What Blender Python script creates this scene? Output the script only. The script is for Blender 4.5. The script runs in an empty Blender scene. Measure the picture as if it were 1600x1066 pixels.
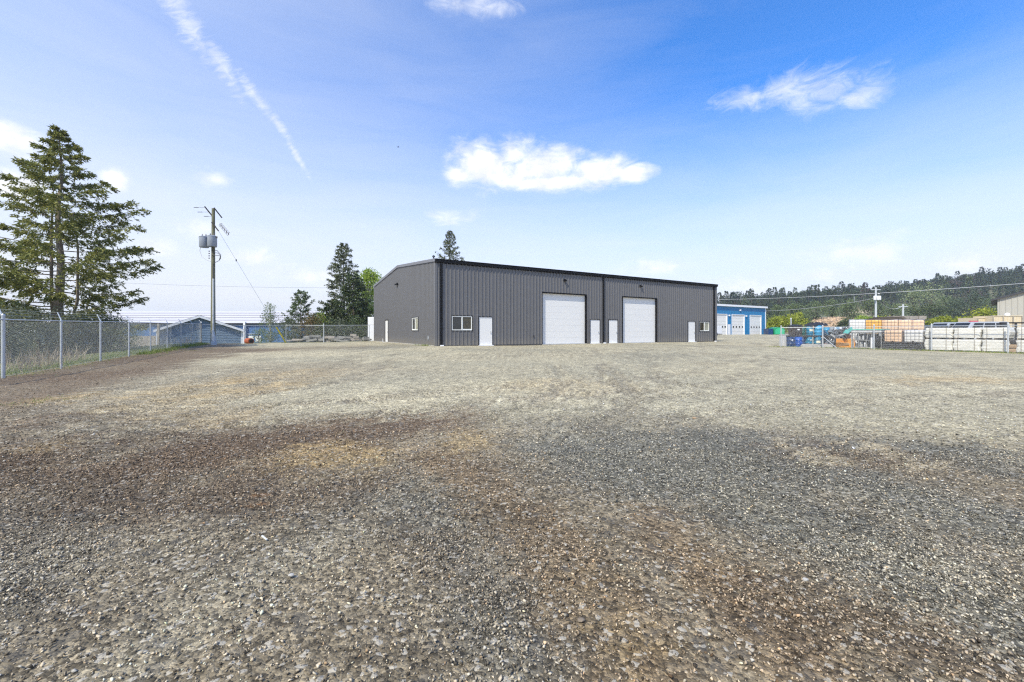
import bpy, bmesh, math, random
import numpy as np
from math import sin, cos, pi, radians as R
from mathutils import Vector, Matrix

S = bpy.context.scene
COL = S.collection
random.seed(7)
rng = np.random.default_rng(11)

# ------------------------------------------------------------------ camera, sky, sun, exposure
F = 660.0; HY = 520.0; EYE = 1.4
cd = bpy.data.cameras.new('camera'); cam = bpy.data.objects.new('camera', cd); COL.objects.link(cam)
cam.location = (0, 0, EYE); cam.rotation_euler = (pi/2, 0, 0)
cd.sensor_fit = 'HORIZONTAL'; cd.sensor_width = 36; cd.lens = 36*F/1600
cd.shift_y = -13/1600; cd.clip_start = .05; cd.clip_end = 6000
S.camera = cam
SUN_EL, SUN_ROT = R(50), R(213)
sl = bpy.data.lights.new('sun', 'SUN'); sl.energy = 4.2; sl.angle = R(1.0); sl.color = (1, .94, .80)
so = bpy.data.objects.new('sun', sl); COL.objects.link(so)
sd = Vector((sin(SUN_ROT)*cos(SUN_EL), cos(SUN_ROT)*cos(SUN_EL), sin(SUN_EL)))
so.rotation_euler = sd.to_track_quat('Z', 'Y').to_euler()
S.view_settings.view_transform = 'Standard'; S.view_settings.look = 'None'
S.view_settings.gamma = 1; S.view_settings.use_curve_mapping = False
S.view_settings.exposure = 0.38
S.cycles.use_denoising = False; S.cycles.filter_width = 1.25
W = bpy.data.worlds.new('World'); S.world = W; W.use_nodes = True


class NT:
    """small node helper"""
    def __init__(s, t): s.t = t; s.n = t.nodes; s.l = t.links
    def new(s, ty, ins=None, **kw):
        n = s.n.new(ty)
        for k, v in kw.items(): setattr(n, k, v)
        if ins:
            for k, v in ins.items():
                sk = n.inputs[k]
                if isinstance(v, bpy.types.NodeSocket): s.l.new(v, sk)
                else: sk.default_value = v
        return n
    def m(s, op, a, b=0.0, c=0.0, clamp=False):
        return s.new('ShaderNodeMath', {0: a, 1: b, 2: c}, operation=op, use_clamp=clamp).outputs[0]
    def v(s, op, a, b=(0, 0, 0)):
        n = s.new('ShaderNodeVectorMath', {0: a, 1: b}, operation=op)
        return n.outputs['Value'] if op in ('LENGTH', 'DOT_PRODUCT') else n.outputs[0]
    def mix(s, f, a, b, blend='MIX'):
        n = s.n.new('ShaderNodeMix'); n.data_type = 'RGBA'; n.blend_type = blend
        for k, v in ((0, f), (6, a), (7, b)):
            if isinstance(v, bpy.types.NodeSocket): s.l.new(v, n.inputs[k])
            else: n.inputs[k].default_value = v if k == 0 else tuple(v)+((1,) if len(v) == 3 else ())
        return n.outputs[2]
    def sm(s, x, a, b):   # smoothstep a..b
        n = s.new('ShaderNodeMapRange', {0: x, 1: a, 2: b, 3: 0.0, 4: 1.0}, interpolation_type='SMOOTHSTEP')
        return n.outputs[0]
    def noise(s, vec, scale, detail=4, rough=.55, dist=0.0, out=0):
        return s.new('ShaderNodeTexNoise', {'Vector': vec, 'Scale': scale, 'Detail': detail, 'Roughness': rough, 'Distortion': dist}).outputs[out]


def sky_world():
    T = NT(W.node_tree); T.n.clear()
    out = T.new('ShaderNodeOutputWorld'); bg = T.new('ShaderNodeBackground')
    T.l.new(bg.outputs[0], out.inputs[0]); bg.inputs[1].default_value = .15
    G = T.new('ShaderNodeTexCoord').outputs['Generated']
    sk = T.new('ShaderNodeTexSky'); sk.sky_type = 'NISHITA'; sk.sun_disc = False
    sk.sun_elevation = SUN_EL; sk.sun_rotation = SUN_ROT; sk.air_density = 1; sk.dust_density = .6; sk.ozone_density = 2.5
    x = T.new('ShaderNodeSeparateXYZ', {0: G})
    X, Y, Z = x.outputs
    az = T.m('ARCTAN2', X, Y); el = T.m('ARCSINE', T.m('MINIMUM', T.m('MAXIMUM', Z, -1.0), 1.0))
    P = T.new('ShaderNodeCombineXYZ', {0: az, 1: el, 2: 0.0}).outputs[0]
    # clear-sky colour: the physical sky, lifted towards the photograph's brighter blue
    sky = T.mix(1.0, sk.outputs[0], (.35, .91, 1.52), 'MULTIPLY')
    # thin high veil: denser low down and on the sun's side
    streak = T.noise(T.v('MULTIPLY', P, (1.6, 9, 1)), 1.5, 5, .6, .6)
    low = T.m('SUBTRACT', 1.0, T.sm(el, 0.0, .53))
    side = T.m('MINIMUM', T.m('MAXIMUM', T.m('SUBTRACT', .16, T.m('MULTIPLY', T.m('SINE', az), .36)), 0.0), .42)
    veil = T.m('ADD', low, T.m('MULTIPLY', side, T.m('SUBTRACT', 1.0, low)))
    veil = T.m('ADD', veil, T.m('MULTIPLY', T.m('SUBTRACT', streak, .5), .26))
    veil = T.m('MINIMUM', T.m('MAXIMUM', veil, 0.0), .99)
    K = 1/.15
    col = T.mix(veil, sky, (.77*K, .79*K, .835*K))
    # clouds: (px, py, rx, ry, rot)
    def ang(px, py):
        u, v = (px-800)/F, (HY-py)/F
        return math.atan(u), math.atan(v/math.sqrt(1+u*u))
    def field(lst):
        f = None
        for px, py, rx, ry, rot in lst:
            a, e = ang(px, py); a2, _ = ang(px+rx, py); a1, _ = ang(px-rx, py)
            _, e2 = ang(px, py-ry); _, e1 = ang(px, py+ry)
            q = T.v('SUBTRACT', P, (a, e, 0))
            if rot: q = T.new('ShaderNodeVectorRotate', {'Vector': q, 'Angle': R(rot)}, rotation_type='Z_AXIS').outputs[0]
            q = T.v('LENGTH', T.v('MULTIPLY', q, (2/(a2-a1), 2/(e2-e1), 0)))
            f = q if f is None else T.m('MINIMUM', f, q)
        return T.m('SUBTRACT', 1.0, f)
    nz = T.noise(T.v('MULTIPLY', P, (1, 1.5, 1)), 9, 7, .6, .3)
    nz2 = T.noise(T.v('MULTIPLY', P, (1, 2.2, 1)), 16, 6, .65, .8)
    dense = field([(765, 258, 82, 52, 0), (850, 262, 95, 44, 0), (930, 268, 80, 36, 0), (985, 272, 45, 22, 0), (715, 274, 34, 24, 0), (800, 238, 48, 36, 0), (860, 284, 150, 20, 0),
                   (22, 222, 92, 44, 0), (30, 292, 80, 40, 0), (-60, 250, 60, 60, 0), (178, 278, 32, 24, 0)])
    dD = T.sm(T.m('ADD', dense, T.m('ADD', T.m('MULTIPLY', T.m('SUBTRACT', nz, .5), 1.4), T.m('MULTIPLY', T.m('SUBTRACT', nz2, .5), .95))), .0, .85)
    mid = field([(1225, 143, 90, 40, 0), (1285, 145, 105, 40, 0), (1335, 154, 80, 26, 0), (1175, 152, 75, 26, 0), (698, 340, 56, 18, 0), (335, 280, 44, 19, 0),
                 (745, 8, 90, 24, 0), (312, 362, 55, 26, 0), (1340, 395, 120, 30, 0), (1020, 420, 70, 20, 0), (1510, 412, 90, 26, 0), (1290, 428, 80, 18, 0),
                 (480, 432, 100, 28, 0), (390, 402, 70, 22, 0), (240, 385, 50, 26, 0), (1150, 448, 80, 24, 0)])
    dM = T.m('MULTIPLY', T.sm(T.m('ADD', mid, T.m('MULTIPLY', T.m('SUBTRACT', nz2, .5), 2.1)), .0, 1.3), .66)
    # contrail: rotated thin ellipses, wider and thinner aloft
    tr = field([(290, 35, 85, 30, 50), (345, 100, 62, 20, 52), (352, 108, 50, 8, 52), (400, 152, 52, 14, 45), (436, 196, 40, 10, 50), (464, 244, 42, 7, 57)])
    nt_ = T.noise(T.v('MULTIPLY', T.new('ShaderNodeVectorRotate', {'Vector': P, 'Angle': R(-28)}, rotation_type='Z_AXIS').outputs[0], (22, 70, 1)), 1.6, 5, .65, .8)
    dT = T.m('MULTIPLY', T.sm(T.m('ADD', tr, T.m('MULTIPLY', T.m('SUBTRACT', nt_, .5), 2.2)), -.05, 1.25), .52)
    # scattered cumulus for the rest of the sky, behind the camera and to the sides
    rear = T.sm(T.m('ABSOLUTE', az), 1.0, 1.35)
    nb = T.noise(T.v('MULTIPLY', G, (1, 1, 2.2)), 2.6, 7, .6)
    dB = T.m('MULTIPLY', T.m('MULTIPLY', T.sm(nb, .56, .68), rear), T.sm(el, .02, .15))
    a = T.m('MAXIMUM', T.m('MAXIMUM', dD, dM), T.m('MAXIMUM', dT, dB))
    shade = T.sm(T.noise(P, 20, 5, .6), .36, .62)
    cc = T.mix(shade, (.77*K, .79*K, .83*K), (.97*K, .97*K, .97*K))
    col = T.mix(a, col, cc)
    T.l.new(col, bg.inputs[0])
sky_world()
W.cycles.sampling_method = 'MANUAL'; W.cycles.sample_map_resolution = 512

# ------------------------------------------------------------------ object helpers
def tag(o, label=None, cat=None, group=None, kind=None):
    if label: o['label'] = label
    if cat: o['category'] = cat
    if group: o['group'] = group
    if kind: o['kind'] = kind
    return o

def thing(name, label, cat, loc=(0, 0, 0), rz=0, group=None):
    o = bpy.data.objects.new(name, None); COL.objects.link(o); o.empty_display_size = .2
    o.location = loc; o.rotation_euler = (0, 0, rz)
    return tag(o, label, cat, group)

def copy_tree(o, parent=None):
    c = o.copy(); COL.objects.link(c)
    if parent: c.parent = parent
    for ch in o.children: copy_tree(ch, c)
    return c

class MB:
    def __init__(s): s.v = []; s.f = []
    def quad(s, a, b, c, d):
        n = len(s.v); s.v += [tuple(a), tuple(b), tuple(c), tuple(d)]; s.f.append((n, n+1, n+2, n+3)); return s
    def box(s, x0, y0, z0, x1, y1, z1, taper=0):
        n = len(s.v); t = taper
        s.v += [(x0, y0, z0), (x1, y0, z0), (x1, y1, z0), (x0, y1, z0), (x0+t, y0+t, z1), (x1-t, y0+t, z1), (x1-t, y1-t, z1), (x0+t, y1-t, z1)]
        s.f += [(n+a, n+b, n+c, n+d) for a, b, c, d in ((0, 3, 2, 1), (4, 5, 6, 7), (0, 1, 5, 4), (1, 2, 6, 5), (2, 3, 7, 6), (3, 0, 4, 7))]; return s
    def cbox(s, c, sx, sy, sz, rz=0, rx=0, ry=0):
        n = len(s.v); s.box(-sx/2, -sy/2, -sz/2, sx/2, sy/2, sz/2)
        M = Matrix.Translation(c) @ Matrix.Rotation(rz, 4, 'Z') @ Matrix.Rotation(ry, 4, 'Y') @ Matrix.Rotation(rx, 4, 'X')
        for i in range(n, n+8): s.v[i] = tuple(M @ Vector(s.v[i]))
        return s
    def path(s, pts, rad, n=8, caps=True):
        pts = [Vector(p) for p in pts]; rs = rad if hasattr(rad, '__len__') else [rad]*len(pts)
        base = len(s.v); up = None
        for i, p in enumerate(pts):
            d = (pts[min(i+1, len(pts)-1)]-pts[max(i-1, 0)]).normalized()
            if up is None: up = Vector((0, 0, 1)) if abs(d.z) < .9 else Vector((1, 0, 0))
            a = d.cross(up).normalized(); b = a.cross(d).normalized(); up = b
            for k in range(n):
                t = 2*pi*k/n; s.v.append(tuple(p+(a*cos(t)+b*sin(t))*rs[i]))
        for i in range(len(pts)-1):
            for k in range(n):
                q = base+i*n; s.f.append((q+k, q+n+k, q+n+(k+1) % n, q+(k+1) % n))
        if caps:
            s.f.append(tuple(base+k for k in range(n))); q = base+(len(pts)-1)*n; s.f.append(tuple(q+k for k in reversed(range(n))))
        return s
    def tube(s, a, b, r, r2=None, n=8): return s.path([a, b], [r, r if r2 is None else r2], n)
    def lathe(s, prof, c=(0, 0, 0), n=20):
        base = len(s.v)
        for r, z in prof:
            for k in range(n): t = 2*pi*k/n; s.v.append((c[0]+r*cos(t), c[1]+r*sin(t), c[2]+z))
        for i in range(len(prof)-1):
            for k in range(n): q = base+i*n; s.f.append((q+k, q+(k+1) % n, q+n+(k+1) % n, q+n+k))
        s.f.append(tuple(base+k for k in reversed(range(n)))); q = base+(len(prof)-1)*n; s.f.append(tuple(q+k for k in range(n)))
        return s
    def build(s, name, mat, parent=None, smooth=False, loc=None, bev=0):
        me = bpy.data.meshes.new(name); me.from_pydata(s.v, [], s.f); me.materials.append(mat)
        if smooth:
            me.polygons.foreach_set('use_smooth', [True]*len(me.polygons))
            try: me.set_sharp_from_angle(angle=R(40))
            except Exception: pass
        me.update()
        o = bpy.data.objects.new(name, me); COL.objects.link(o)
        if parent: o.parent = parent
        if loc is not None: o.location = loc
        if bev:
            m = o.modifiers.new('bevel', 'BEVEL'); m.width = bev; m.segments = 2; m.limit_method = 'ANGLE'
        return o

def npmesh(name, V, Fq, mat, parent=None, smooth=False, k=4):
    """fast mesh from arrays; Fq (n,k)"""
    me = bpy.data.meshes.new(name); V = np.ascontiguousarray(V, dtype=np.float32); Fq = np.ascontiguousarray(Fq, dtype=np.int32)
    me.vertices.add(len(V)); me.vertices.foreach_set('co', V.ravel())
    me.loops.add(Fq.size); me.loops.foreach_set('vertex_index', Fq.ravel())
    me.polygons.add(len(Fq)); me.polygons.foreach_set('loop_start', np.arange(0, Fq.size, k, dtype=np.int32))
    if smooth: me.polygons.foreach_set('use_smooth', np.ones(len(Fq), dtype=bool))
    me.materials.append(mat); me.update(calc_edges=True)
    o = bpy.data.objects.new(name, me); COL.objects.link(o)
    if parent: o.parent = parent
    return o

# ------------------------------------------------------------------ numpy noise
_perm = rng.random((256, 256))
def vnoise(x, y):
    xi = np.floor(x).astype(int); yi = np.floor(y).astype(int); fx = x-xi; fy = y-yi
    fx = fx*fx*(3-2*fx); fy = fy*fy*(3-2*fy)
    g = lambda a, b: _perm[a & 255, b & 255]
    return (g(xi, yi)*(1-fx)+g(xi+1, yi)*fx)*(1-fy)+(g(xi, yi+1)*(1-fx)+g(xi+1, yi+1)*fx)*fy
def fbm(x, y, o=4, gain=.5):
    a = 1; s = 0; t = 0
    for i in range(o):
        s = s+a*vnoise(x*2**i+17.3*i, y*2**i+9.1*i); t += a; a *= gain
    return s/t
def sstep(x, a, b):
    t = np.clip((x-a)/(b-a), 0, 1); return t*t*(3-2*t)

# ------------------------------------------------------------------ terrain height
CP = np.array([(0, -30, 0), (0, 0, 0), (0, 5, 0), (-8, 5, 0), (8, 5, 0), (-16, 13.2, -.02), (-17.5, 16.5, .02), (-19.3, 20.2, .08), (-21, 24, .15), (-22.6, 27.3, .2), (-24.4, 31, .27),
    (-26, 34, .33), (-28, 38, .38), (-23, 43.5, .4), (-15, 45, .45), (-5.4, 30, .45), (-10, 27, .38), (-11, 38, .45), (22, 46, .45), (-15.3, 47, .45), (8, 38, .45), (16, 42, .45), (8, 32, .38), (16, 34, .3),
    (25, 39.7, .05), (29, 34, .05), (31, 31, .05), (32.4, 27.6, .05), (29, 40, .05), (34, 36, .1), (20, 25, .1), (0, 17, .14), (10, 17, .08), (-8, 17, .15), (26, 55, .5), (38, 62, .62), (58, 97, 1.0), (40, 90, 1.0), (33, 75, .8),
    (48, 40, .4), (46, 48, .55), (60, 60, .7), (80, 66, .8), (-26, 15, -.3), (-22, 12, -.2), (-33, 28, -.2), (-30, 22, -.3), (-35, 45, -.7), (-32, 52, -.9), (-20, 55, -.6), (-5, 60, -.2), (-40, 75, -1), (10, 60, .3),
    (20, 130, 1.2), (80, 130, 1.6), (150, 100, 1.6), (-100, 60, -1), (-100, 0, -.5), (100, 0, .2), (0, -100, 0), (-80, 150, -1), (0, 400, 0), (300, 200, 2), (-300, 200, -1), (40, 10, 0), (-30, -10, -.2)], float)
def T(x, y):
    x = np.asarray(x, float); y = np.asarray(y, float); shp = np.broadcast(x, y).shape
    X = np.broadcast_to(x, shp).ravel(); Y = np.broadcast_to(y, shp).ravel(); out = np.empty(X.size)
    for i in range(0, X.size, 60000):
        d2 = (X[i:i+60000, None]-CP[None, :, 0])**2+(Y[i:i+60000, None]-CP[None, :, 1])**2+2.0
        w = d2**-1.7; out[i:i+60000] = (w*CP[None, :, 2]).sum(1)/w.sum(1)
    out = out.reshape(shp)
    return out if shp else float(out)
def at(px, Z): return ((px-800)/F*Z, Z)
def zof(py, Z): return EYE+(HY-py)/F*Z
def gp(px, py):
    """world x,y of the yard point seen at a pixel"""
    Z = F*1.3/max(py-HY, 4)
    for _ in range(6):
        x = (px-800)/F*Z; Z = F*(EYE-T(x, Z))/max(py-HY, 4)
    return (px-800)/F*Z, Z

# ------------------------------------------------------------------ yard colour zones (material colour of the ground itself)
SAND = (.37, .27, .15); PALE = (.36, .325, .255); BROWN = (.132, .094, .067); DGREY = (.168, .162, .148); MID = (.232, .194, .150); LG = (.30, .265, .215)
def seg(x, y, x0, y0, x1, y1):
    dx, dy = x1-x0, y1-y0; t = np.clip(((x-x0)*dx+(y-y0)*dy)/(dx*dx+dy*dy+1e-9), 0, 1)
    return np.hypot(x-x0-t*dx, y-y0-t*dy)
def ell(px, py, rx, ry):
    """ground ellipse from its picture centre and half axes: centre, half-width and half-depth in metres"""
    cx, cy = gp(px, py); a = abs(gp(px+rx, py)[0]-gp(px-rx, py)[0])/2
    y0 = gp(px, py-ry)[1]; y1 = gp(px, py+ry)[1]
    return cx, (y0+y1)/2, a, abs(y0-y1)/2
TANL = (.43, .365, .275)
ZONES = [  # colour, strength, px, py, rx, ry
    (MID, .55, 330, 590, 260, 22),
    (SAND, .75, 330, 612, 120, 20), (SAND, .6, 240, 640, 110, 22), (SAND, .45, 420, 590, 90, 14), (SAND, .45, 330, 650, 100, 18), (SAND, .3, 900, 606, 130, 14), (SAND, .5, 1500, 594, 130, 5),
    (BROWN, .9, 90, 590, 140, 12), (BROWN, .85, 210, 562, 120, 9), (BROWN, .8, 330, 549, 110, 5), (BROWN, .45, 470, 545, 130, 3.5),
    (BROWN, 1, 60, 660, 110, 18), (BROWN, .95, 110, 700, 170, 40), (BROWN, .95, 280, 720, 130, 40), (BROWN, .95, 420, 700, 150, 38), (BROWN, .85, 540, 675, 150, 16), (BROWN, .95, 640, 662, 70, 12),
    (BROWN, .9, 60, 770, 150, 40), (BROWN, .95, 240, 790, 170, 30), (BROWN, .6, 420, 770, 120, 40), (BROWN, .6, 700, 672, 60, 10),
    (SAND, .95, 95, 624, 55, 9), (MID, .8, 60, 640, 70, 8), (SAND, .5, 60, 700, 45, 10),
    (MID, .8, 330, 745, 24, 36), (SAND, .75, 490, 712, 70, 24), (SAND, .85, 595, 712, 55, 16), (SAND, .6, 540, 742, 60, 12), (SAND, .6, 720, 692, 55, 20), (MID, .5, 650, 700, 40, 30),
    (DGREY, .85, 950, 690, 130, 34), (DGREY, .95, 1180, 705, 170, 38), (DGREY, .95, 1080, 745, 240, 50), (DGREY, .95, 1330, 780, 270, 60), (DGREY, .9, 1530, 720, 110, 34), (DGREY, .9, 1500, 860, 180, 70), (DGREY, .75, 1250, 850, 160, 50), (DGREY, .8, 1590, 980, 90, 60), (DGREY, .6, 880, 760, 120, 50), (DGREY, .6, 600, 800, 120, 40),
    (PALE, .5, 1180, 790, 90, 22), (PALE, .45, 1450, 790, 80, 14), (LG, .5, 1420, 910, 90, 26),
    (SAND, .5, 1110, 885, 60, 22), (SAND, .45, 920, 920, 60, 45), (BROWN, .45, 1150, 980, 180, 40), (BROWN, .5, 1350, 1000, 180, 40), (BROWN, .45, 760, 860, 130, 50), (BROWN, .3, 650, 1010, 160, 40), (BROWN, .4, 40, 960, 110, 50),
    (DGREY, .6, 860, 1010, 90, 50), (DGREY, .5, 700, 960, 90, 40), (SAND, .4, 1000, 1000, 45, 35), (LG, .5, 180, 880, 180, 50), (LG, .5, 340, 940, 190, 50), (LG, .45, 60, 1040, 90, 20),
    (BROWN, .6, 1330, 712, 130, 30), (TANL, 1, 1250, 702, 30, 10), (TANL, 1, 1272, 716, 34, 9), (TANL, 1, 1306, 724, 38, 6), (TANL, 1, 1352, 700, 46, 6), (TANL, 1, 1400, 712, 34, 7), (TANL, 1, 1436, 727, 30, 8), (DGREY, .9, 1312, 706, 22, 6), (DGREY, .9, 1290, 687, 70, 4),
    ((.42, .2, .08), .8, 428, 775, 12, 16), (DGREY, .35, 1000, 556, 120, 4), (DGREY, .3, 820, 548, 160, 3), (DGREY, .55, 610, 542, 50, 5), (DGREY, .35, 1400, 576, 160, 4), (DGREY, .3, 1130, 541, 120, 2), (DGREY, .25, 700, 585, 180, 8)]
ZE = [(np.array(c), s)+ell(*q) for c, s, *q in ZONES]
def trk(pts): return [gp(*p) for p in pts]
TRACKS = [trk(p) for p in ([(560, 640), (700, 620), (900, 608), (1060, 596), (1150, 575), (1180, 556)], [(900, 570), (925, 590), (930, 615), (900, 640), (840, 660)], [(985, 568), (975, 585), (1000, 600), (1060, 610)],
    [(200, 650), (330, 655), (520, 640), (700, 628)], [(690, 560), (830, 552), (1000, 560), (1130, 566)], [(1040, 548), (1180, 556), (1330, 566), (1520, 572)], [(300, 620), (480, 598), (560, 575), (590, 556)],
    [(930, 552), (1010, 545), (1110, 543), (1200, 540)], [(1000, 640), (1200, 622), (1400, 612), (1600, 606)], [(0, 690), (120, 650), (260, 605), (360, 570)], [(20, 720), (170, 668), (300, 622), (400, 580)])]
LANE = (.21, .152, .102)
BANDS = [(BROWN, .6, [(330, 553), (180, 590), (40, 650), (-100, 720)], .8), (BROWN, .55, [(-80, 900), (160, 850), (420, 790), (560, 760)], .35), (BROWN, .5, [(620, 820), (760, 930), (900, 1066)], .16), (BROWN, .8, [(-60, 752), (120, 715), (300, 690), (480, 668), (700, 652)], .75), (BROWN, .65, [(-40, 830), (200, 785), (420, 740), (520, 700)], .5), (LANE, .8, [(560, 690), (700, 720), (800, 800), (900, 910), (1010, 1066)], .32),
    (LANE, .65, [(1000, 800), (1090, 875), (1190, 970), (1250, 1066)], .22), (DGREY, .92, [(860, 700), (1040, 740), (1300, 830), (1620, 980)], .5), (DGREY, .9, [(1150, 705), (1350, 760), (1620, 835)], .5), (DGREY, .8, [(1160, 688), (1400, 696), (1640, 712)], .3),
    (LG, .6, [(1180, 785), (1400, 870), (1640, 960)], .10), (LG, .6, [(520, 850), (360, 920), (160, 1066)], .24), (DGREY, .65, [(600, 770), (740, 880), (850, 1066)], .22), (BROWN, .5, [(1120, 900), (1400, 1000), (1600, 1060)], .22), (LG, .4, [(0, 900), (120, 860), (300, 840)], .3),
    (DGREY, .5, [(0, 800), (60, 860), (0, 960)], .3), (MID, .5, [(700, 760), (860, 860), (960, 1000)], .12)]
BD = [(c, s_, [gp(*q) for q in p], w) for c, s_, p, w in BANDS]
ZE = [(c, s_*(.3 if (q[1] > .1 and 1.5 < q[1] < 4.2 and q[2] > .18) else 1), *q) for c, s_, *q in ZE]
def ground_tint(x, y):
    n1 = fbm(x*.9, y*.9, 4)-.5; n2 = fbm(x*.35+40, y*.35, 4)-.5; n3 = fbm(x*3.1, y*3.1+7, 3)-.5
    col = np.empty(x.shape+(3,)); col[:] = MID
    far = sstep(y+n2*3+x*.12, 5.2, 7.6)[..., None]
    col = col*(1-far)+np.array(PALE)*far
    wx = x+(fbm(x*1.1+5, y*1.1, 4)-.5)*(.25+.03*y); wy = y+(fbm(x*1.1, y*1.1+31, 4)-.5)*(.25+.06*y)
    for c, s, p, hw in BD:
        d = np.full(x.shape, 9.)
        for (x0, y0), (x1, y1) in zip(p[:-1], p[1:]): d = np.minimum(d, seg(wx, wy, x0, y0, x1, y1))
        k = (s*(1-sstep(d/hw+n3*.7, .45, 1.35)))[..., None]; col = col*(1-k)+np.array(c)*k
    for c, s, cx, cy, a, b in ZE:
        q = .25 if c[0] == TANL[0] or cx > 3.0 and 4 < cy < 5.6 and a < 1.2 else 1.0
        d = np.sqrt(((x+(wx-x)*q-cx)/a)**2+((y+(wy-y)*q-cy)/b)**2)+n3*.5
        k = (s*(1-sstep(d, .62, 1.2)))[..., None]; col = col*(1-k)+c*k
    for p in TRACKS:
        for off in (-.85, .85):
            d = np.full(x.shape, 9.)
            for (x0, y0), (x1, y1) in zip(p[:-1], p[1:]):
                L = math.hypot(x1-x0, y1-y0)+1e-6; nx, ny = -(y1-y0)/L*off, (x1-x0)/L*off
                d = np.minimum(d, seg(wx*.5+x*.5, wy*.5+y*.5, x0+nx, y0+ny, x1+nx, y1+ny))
            k = ((1-sstep(d, .1, .34))*(.62+n1*1.4).clip(0, .9))[..., None]; col = col*(1-k)+np.array((.225, .195, .155))*k
            k = ((1-sstep(abs(d-.38), .0, .14))*.6*(n3+.5))[..., None]; col = col*(1-k)+np.array((.42, .385, .31))*k
    n4 = fbm(x*7+3, y*7, 3)-.5; n5 = fbm(x*2.0+x*0, y*4.5+11, 4)-.5; col *= (1+n1*.34+n2*.3+n3*.35+n4*.3+n5*.3)[..., None]
    warm = n2[..., None]*np.array([.05, 0, -.08]); col *= 1+warm
    fx, fy = x+15.9, y-13.2; side = -(fx*.8987-fy*(-.4386))
    k = (sstep(side, -4.2+n2*4, -2.2+n2*4)*(y > 0)*(y < 40)*.85)[..., None]; col = col*(1-k)+np.array(BROWN)*1.05*k
    # outside the yard: grass and soil
    side = -(fx*.8987-fy*(-.4386))   # >0 left of the left fence
    out = sstep(side, .1, .9)*(y > -5)
    back = sstep((y-38.2)-(x+28.1)*.52, .1, 1.5)*sstep(-(x+15), 0, 1)
    out = np.maximum(out, back)
    g = fbm(x*1.7, y*1.7, 4)[..., None]
    gr = np.array((.10, .155, .035))*(g)+np.array((.29, .24, .15))*(1-g)
    o = out[..., None]*.92; col = col*(1-o)+gr*o
    rr = (sstep(x-20-y*.1, 20, 40)*sstep(y, 60, 110))[..., None]
    col = col*(1-rr)+np.array((.16, .14, .08))*rr
    farr = (sstep(y, 105, 130))[..., None]; col = col*(1-farr)+np.array((.12, .12, .06))*farr
    return np.clip(col*np.array([1.03, 1.0, .84]), .01, .6)

# ------------------------------------------------------------------ materials
def pmat(name, col, rough=.6, metal=0, var=.12, scale=6, bump=0, bscale=40, spec=None, attr=None, island=0, trans=0):
    m = bpy.data.materials.new(name); m.use_nodes = True; Tn = NT(m.node_tree); b = Tn.n['Principled BSDF']
    b.inputs['Roughness'].default_value = rough; b.inputs['Metallic'].default_value = metal
    if spec is not None: b.inputs['Specular IOR Level'].default_value = spec
    tc = Tn.new('ShaderNodeTexCoord').outputs['Object']
    c = (col[0], col[1], col[2], 1)
    if attr: base = Tn.new('ShaderNodeAttribute', attribute_name=attr).outputs['Color']
    else: base = c
    if var:
        n = Tn.noise(tc, scale, 5, .6)
        k = Tn.new('ShaderNodeMapRange', {0: n, 1: .3, 2: .7, 3: 1-var, 4: 1+var}).outputs[0]
        base = Tn.mix(1.0, base, (1, 1, 1), 'MULTIPLY') if False else base
        vv = Tn.new('ShaderNodeCombineColor', {0: k, 1: k, 2: k}).outputs[0]
        base = Tn.mix(1.0, base, vv, 'MULTIPLY')
    if island:
        r = Tn.new('ShaderNodeNewGeometry').outputs['Random Per Island']
        k = Tn.new('ShaderNodeMapRange', {0: r, 1: 0, 2: 1, 3: 1-island, 4: 1+island}).outputs[0]
        vv = Tn.new('ShaderNodeCombineColor', {0: k, 1: k, 2: k}).outputs[0]
        base = Tn.mix(1.0, base, vv, 'MULTIPLY')
    if isinstance(base, bpy.types.NodeSocket): Tn.l.new(base, b.inputs['Base Color'])
    else: b.inputs['Base Color'].default_value = base
    if bump:
        n = Tn.noise(tc, bscale, 4, .6)
        bp = Tn.new('ShaderNodeBump', {'Height': n, 'Strength': bump, 'Distance': .02})
        Tn.l.new(bp.outputs[0], b.inputs['Normal'])
    if trans: b.inputs['Transmission Weight'].default_value = trans
    return m

def leafmat(name, a, b_, c, tr=.25):
    """leaves: colour per leaf picked between three natural greens, some light through them"""
    m = bpy.data.materials.new(name); m.use_nodes = True; Tn = NT(m.node_tree); b = Tn.n['Principled BSDF']
    r = Tn.new('ShaderNodeNewGeometry').outputs['Random Per Island']
    rp = Tn.new('ShaderNodeValToRGB', {0: r}); e = rp.color_ramp.elements
    e[0].color = (*a, 1); e[1].color = (*c, 1); x = e.new(.55); x.color = (*b_, 1)
    Tn.l.new(rp.outputs[0], b.inputs['Base Color']); b.inputs['Roughness'].default_value = .6; b.inputs['Specular IOR Level'].default_value = .25
    if tr:
        t = Tn.new('ShaderNodeBsdfTranslucent'); Tn.l.new(rp.outputs[0], t.inputs[0])
        mx = Tn.new('ShaderNodeMixShader', {0: tr}); Tn.l.new(b.outputs[0], mx.inputs[1]); Tn.l.new(t.outputs[0], mx.inputs[2])
        Tn.l.new(mx.outputs[0], Tn.n['Material Output'].inputs[0])
    return m

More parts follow.
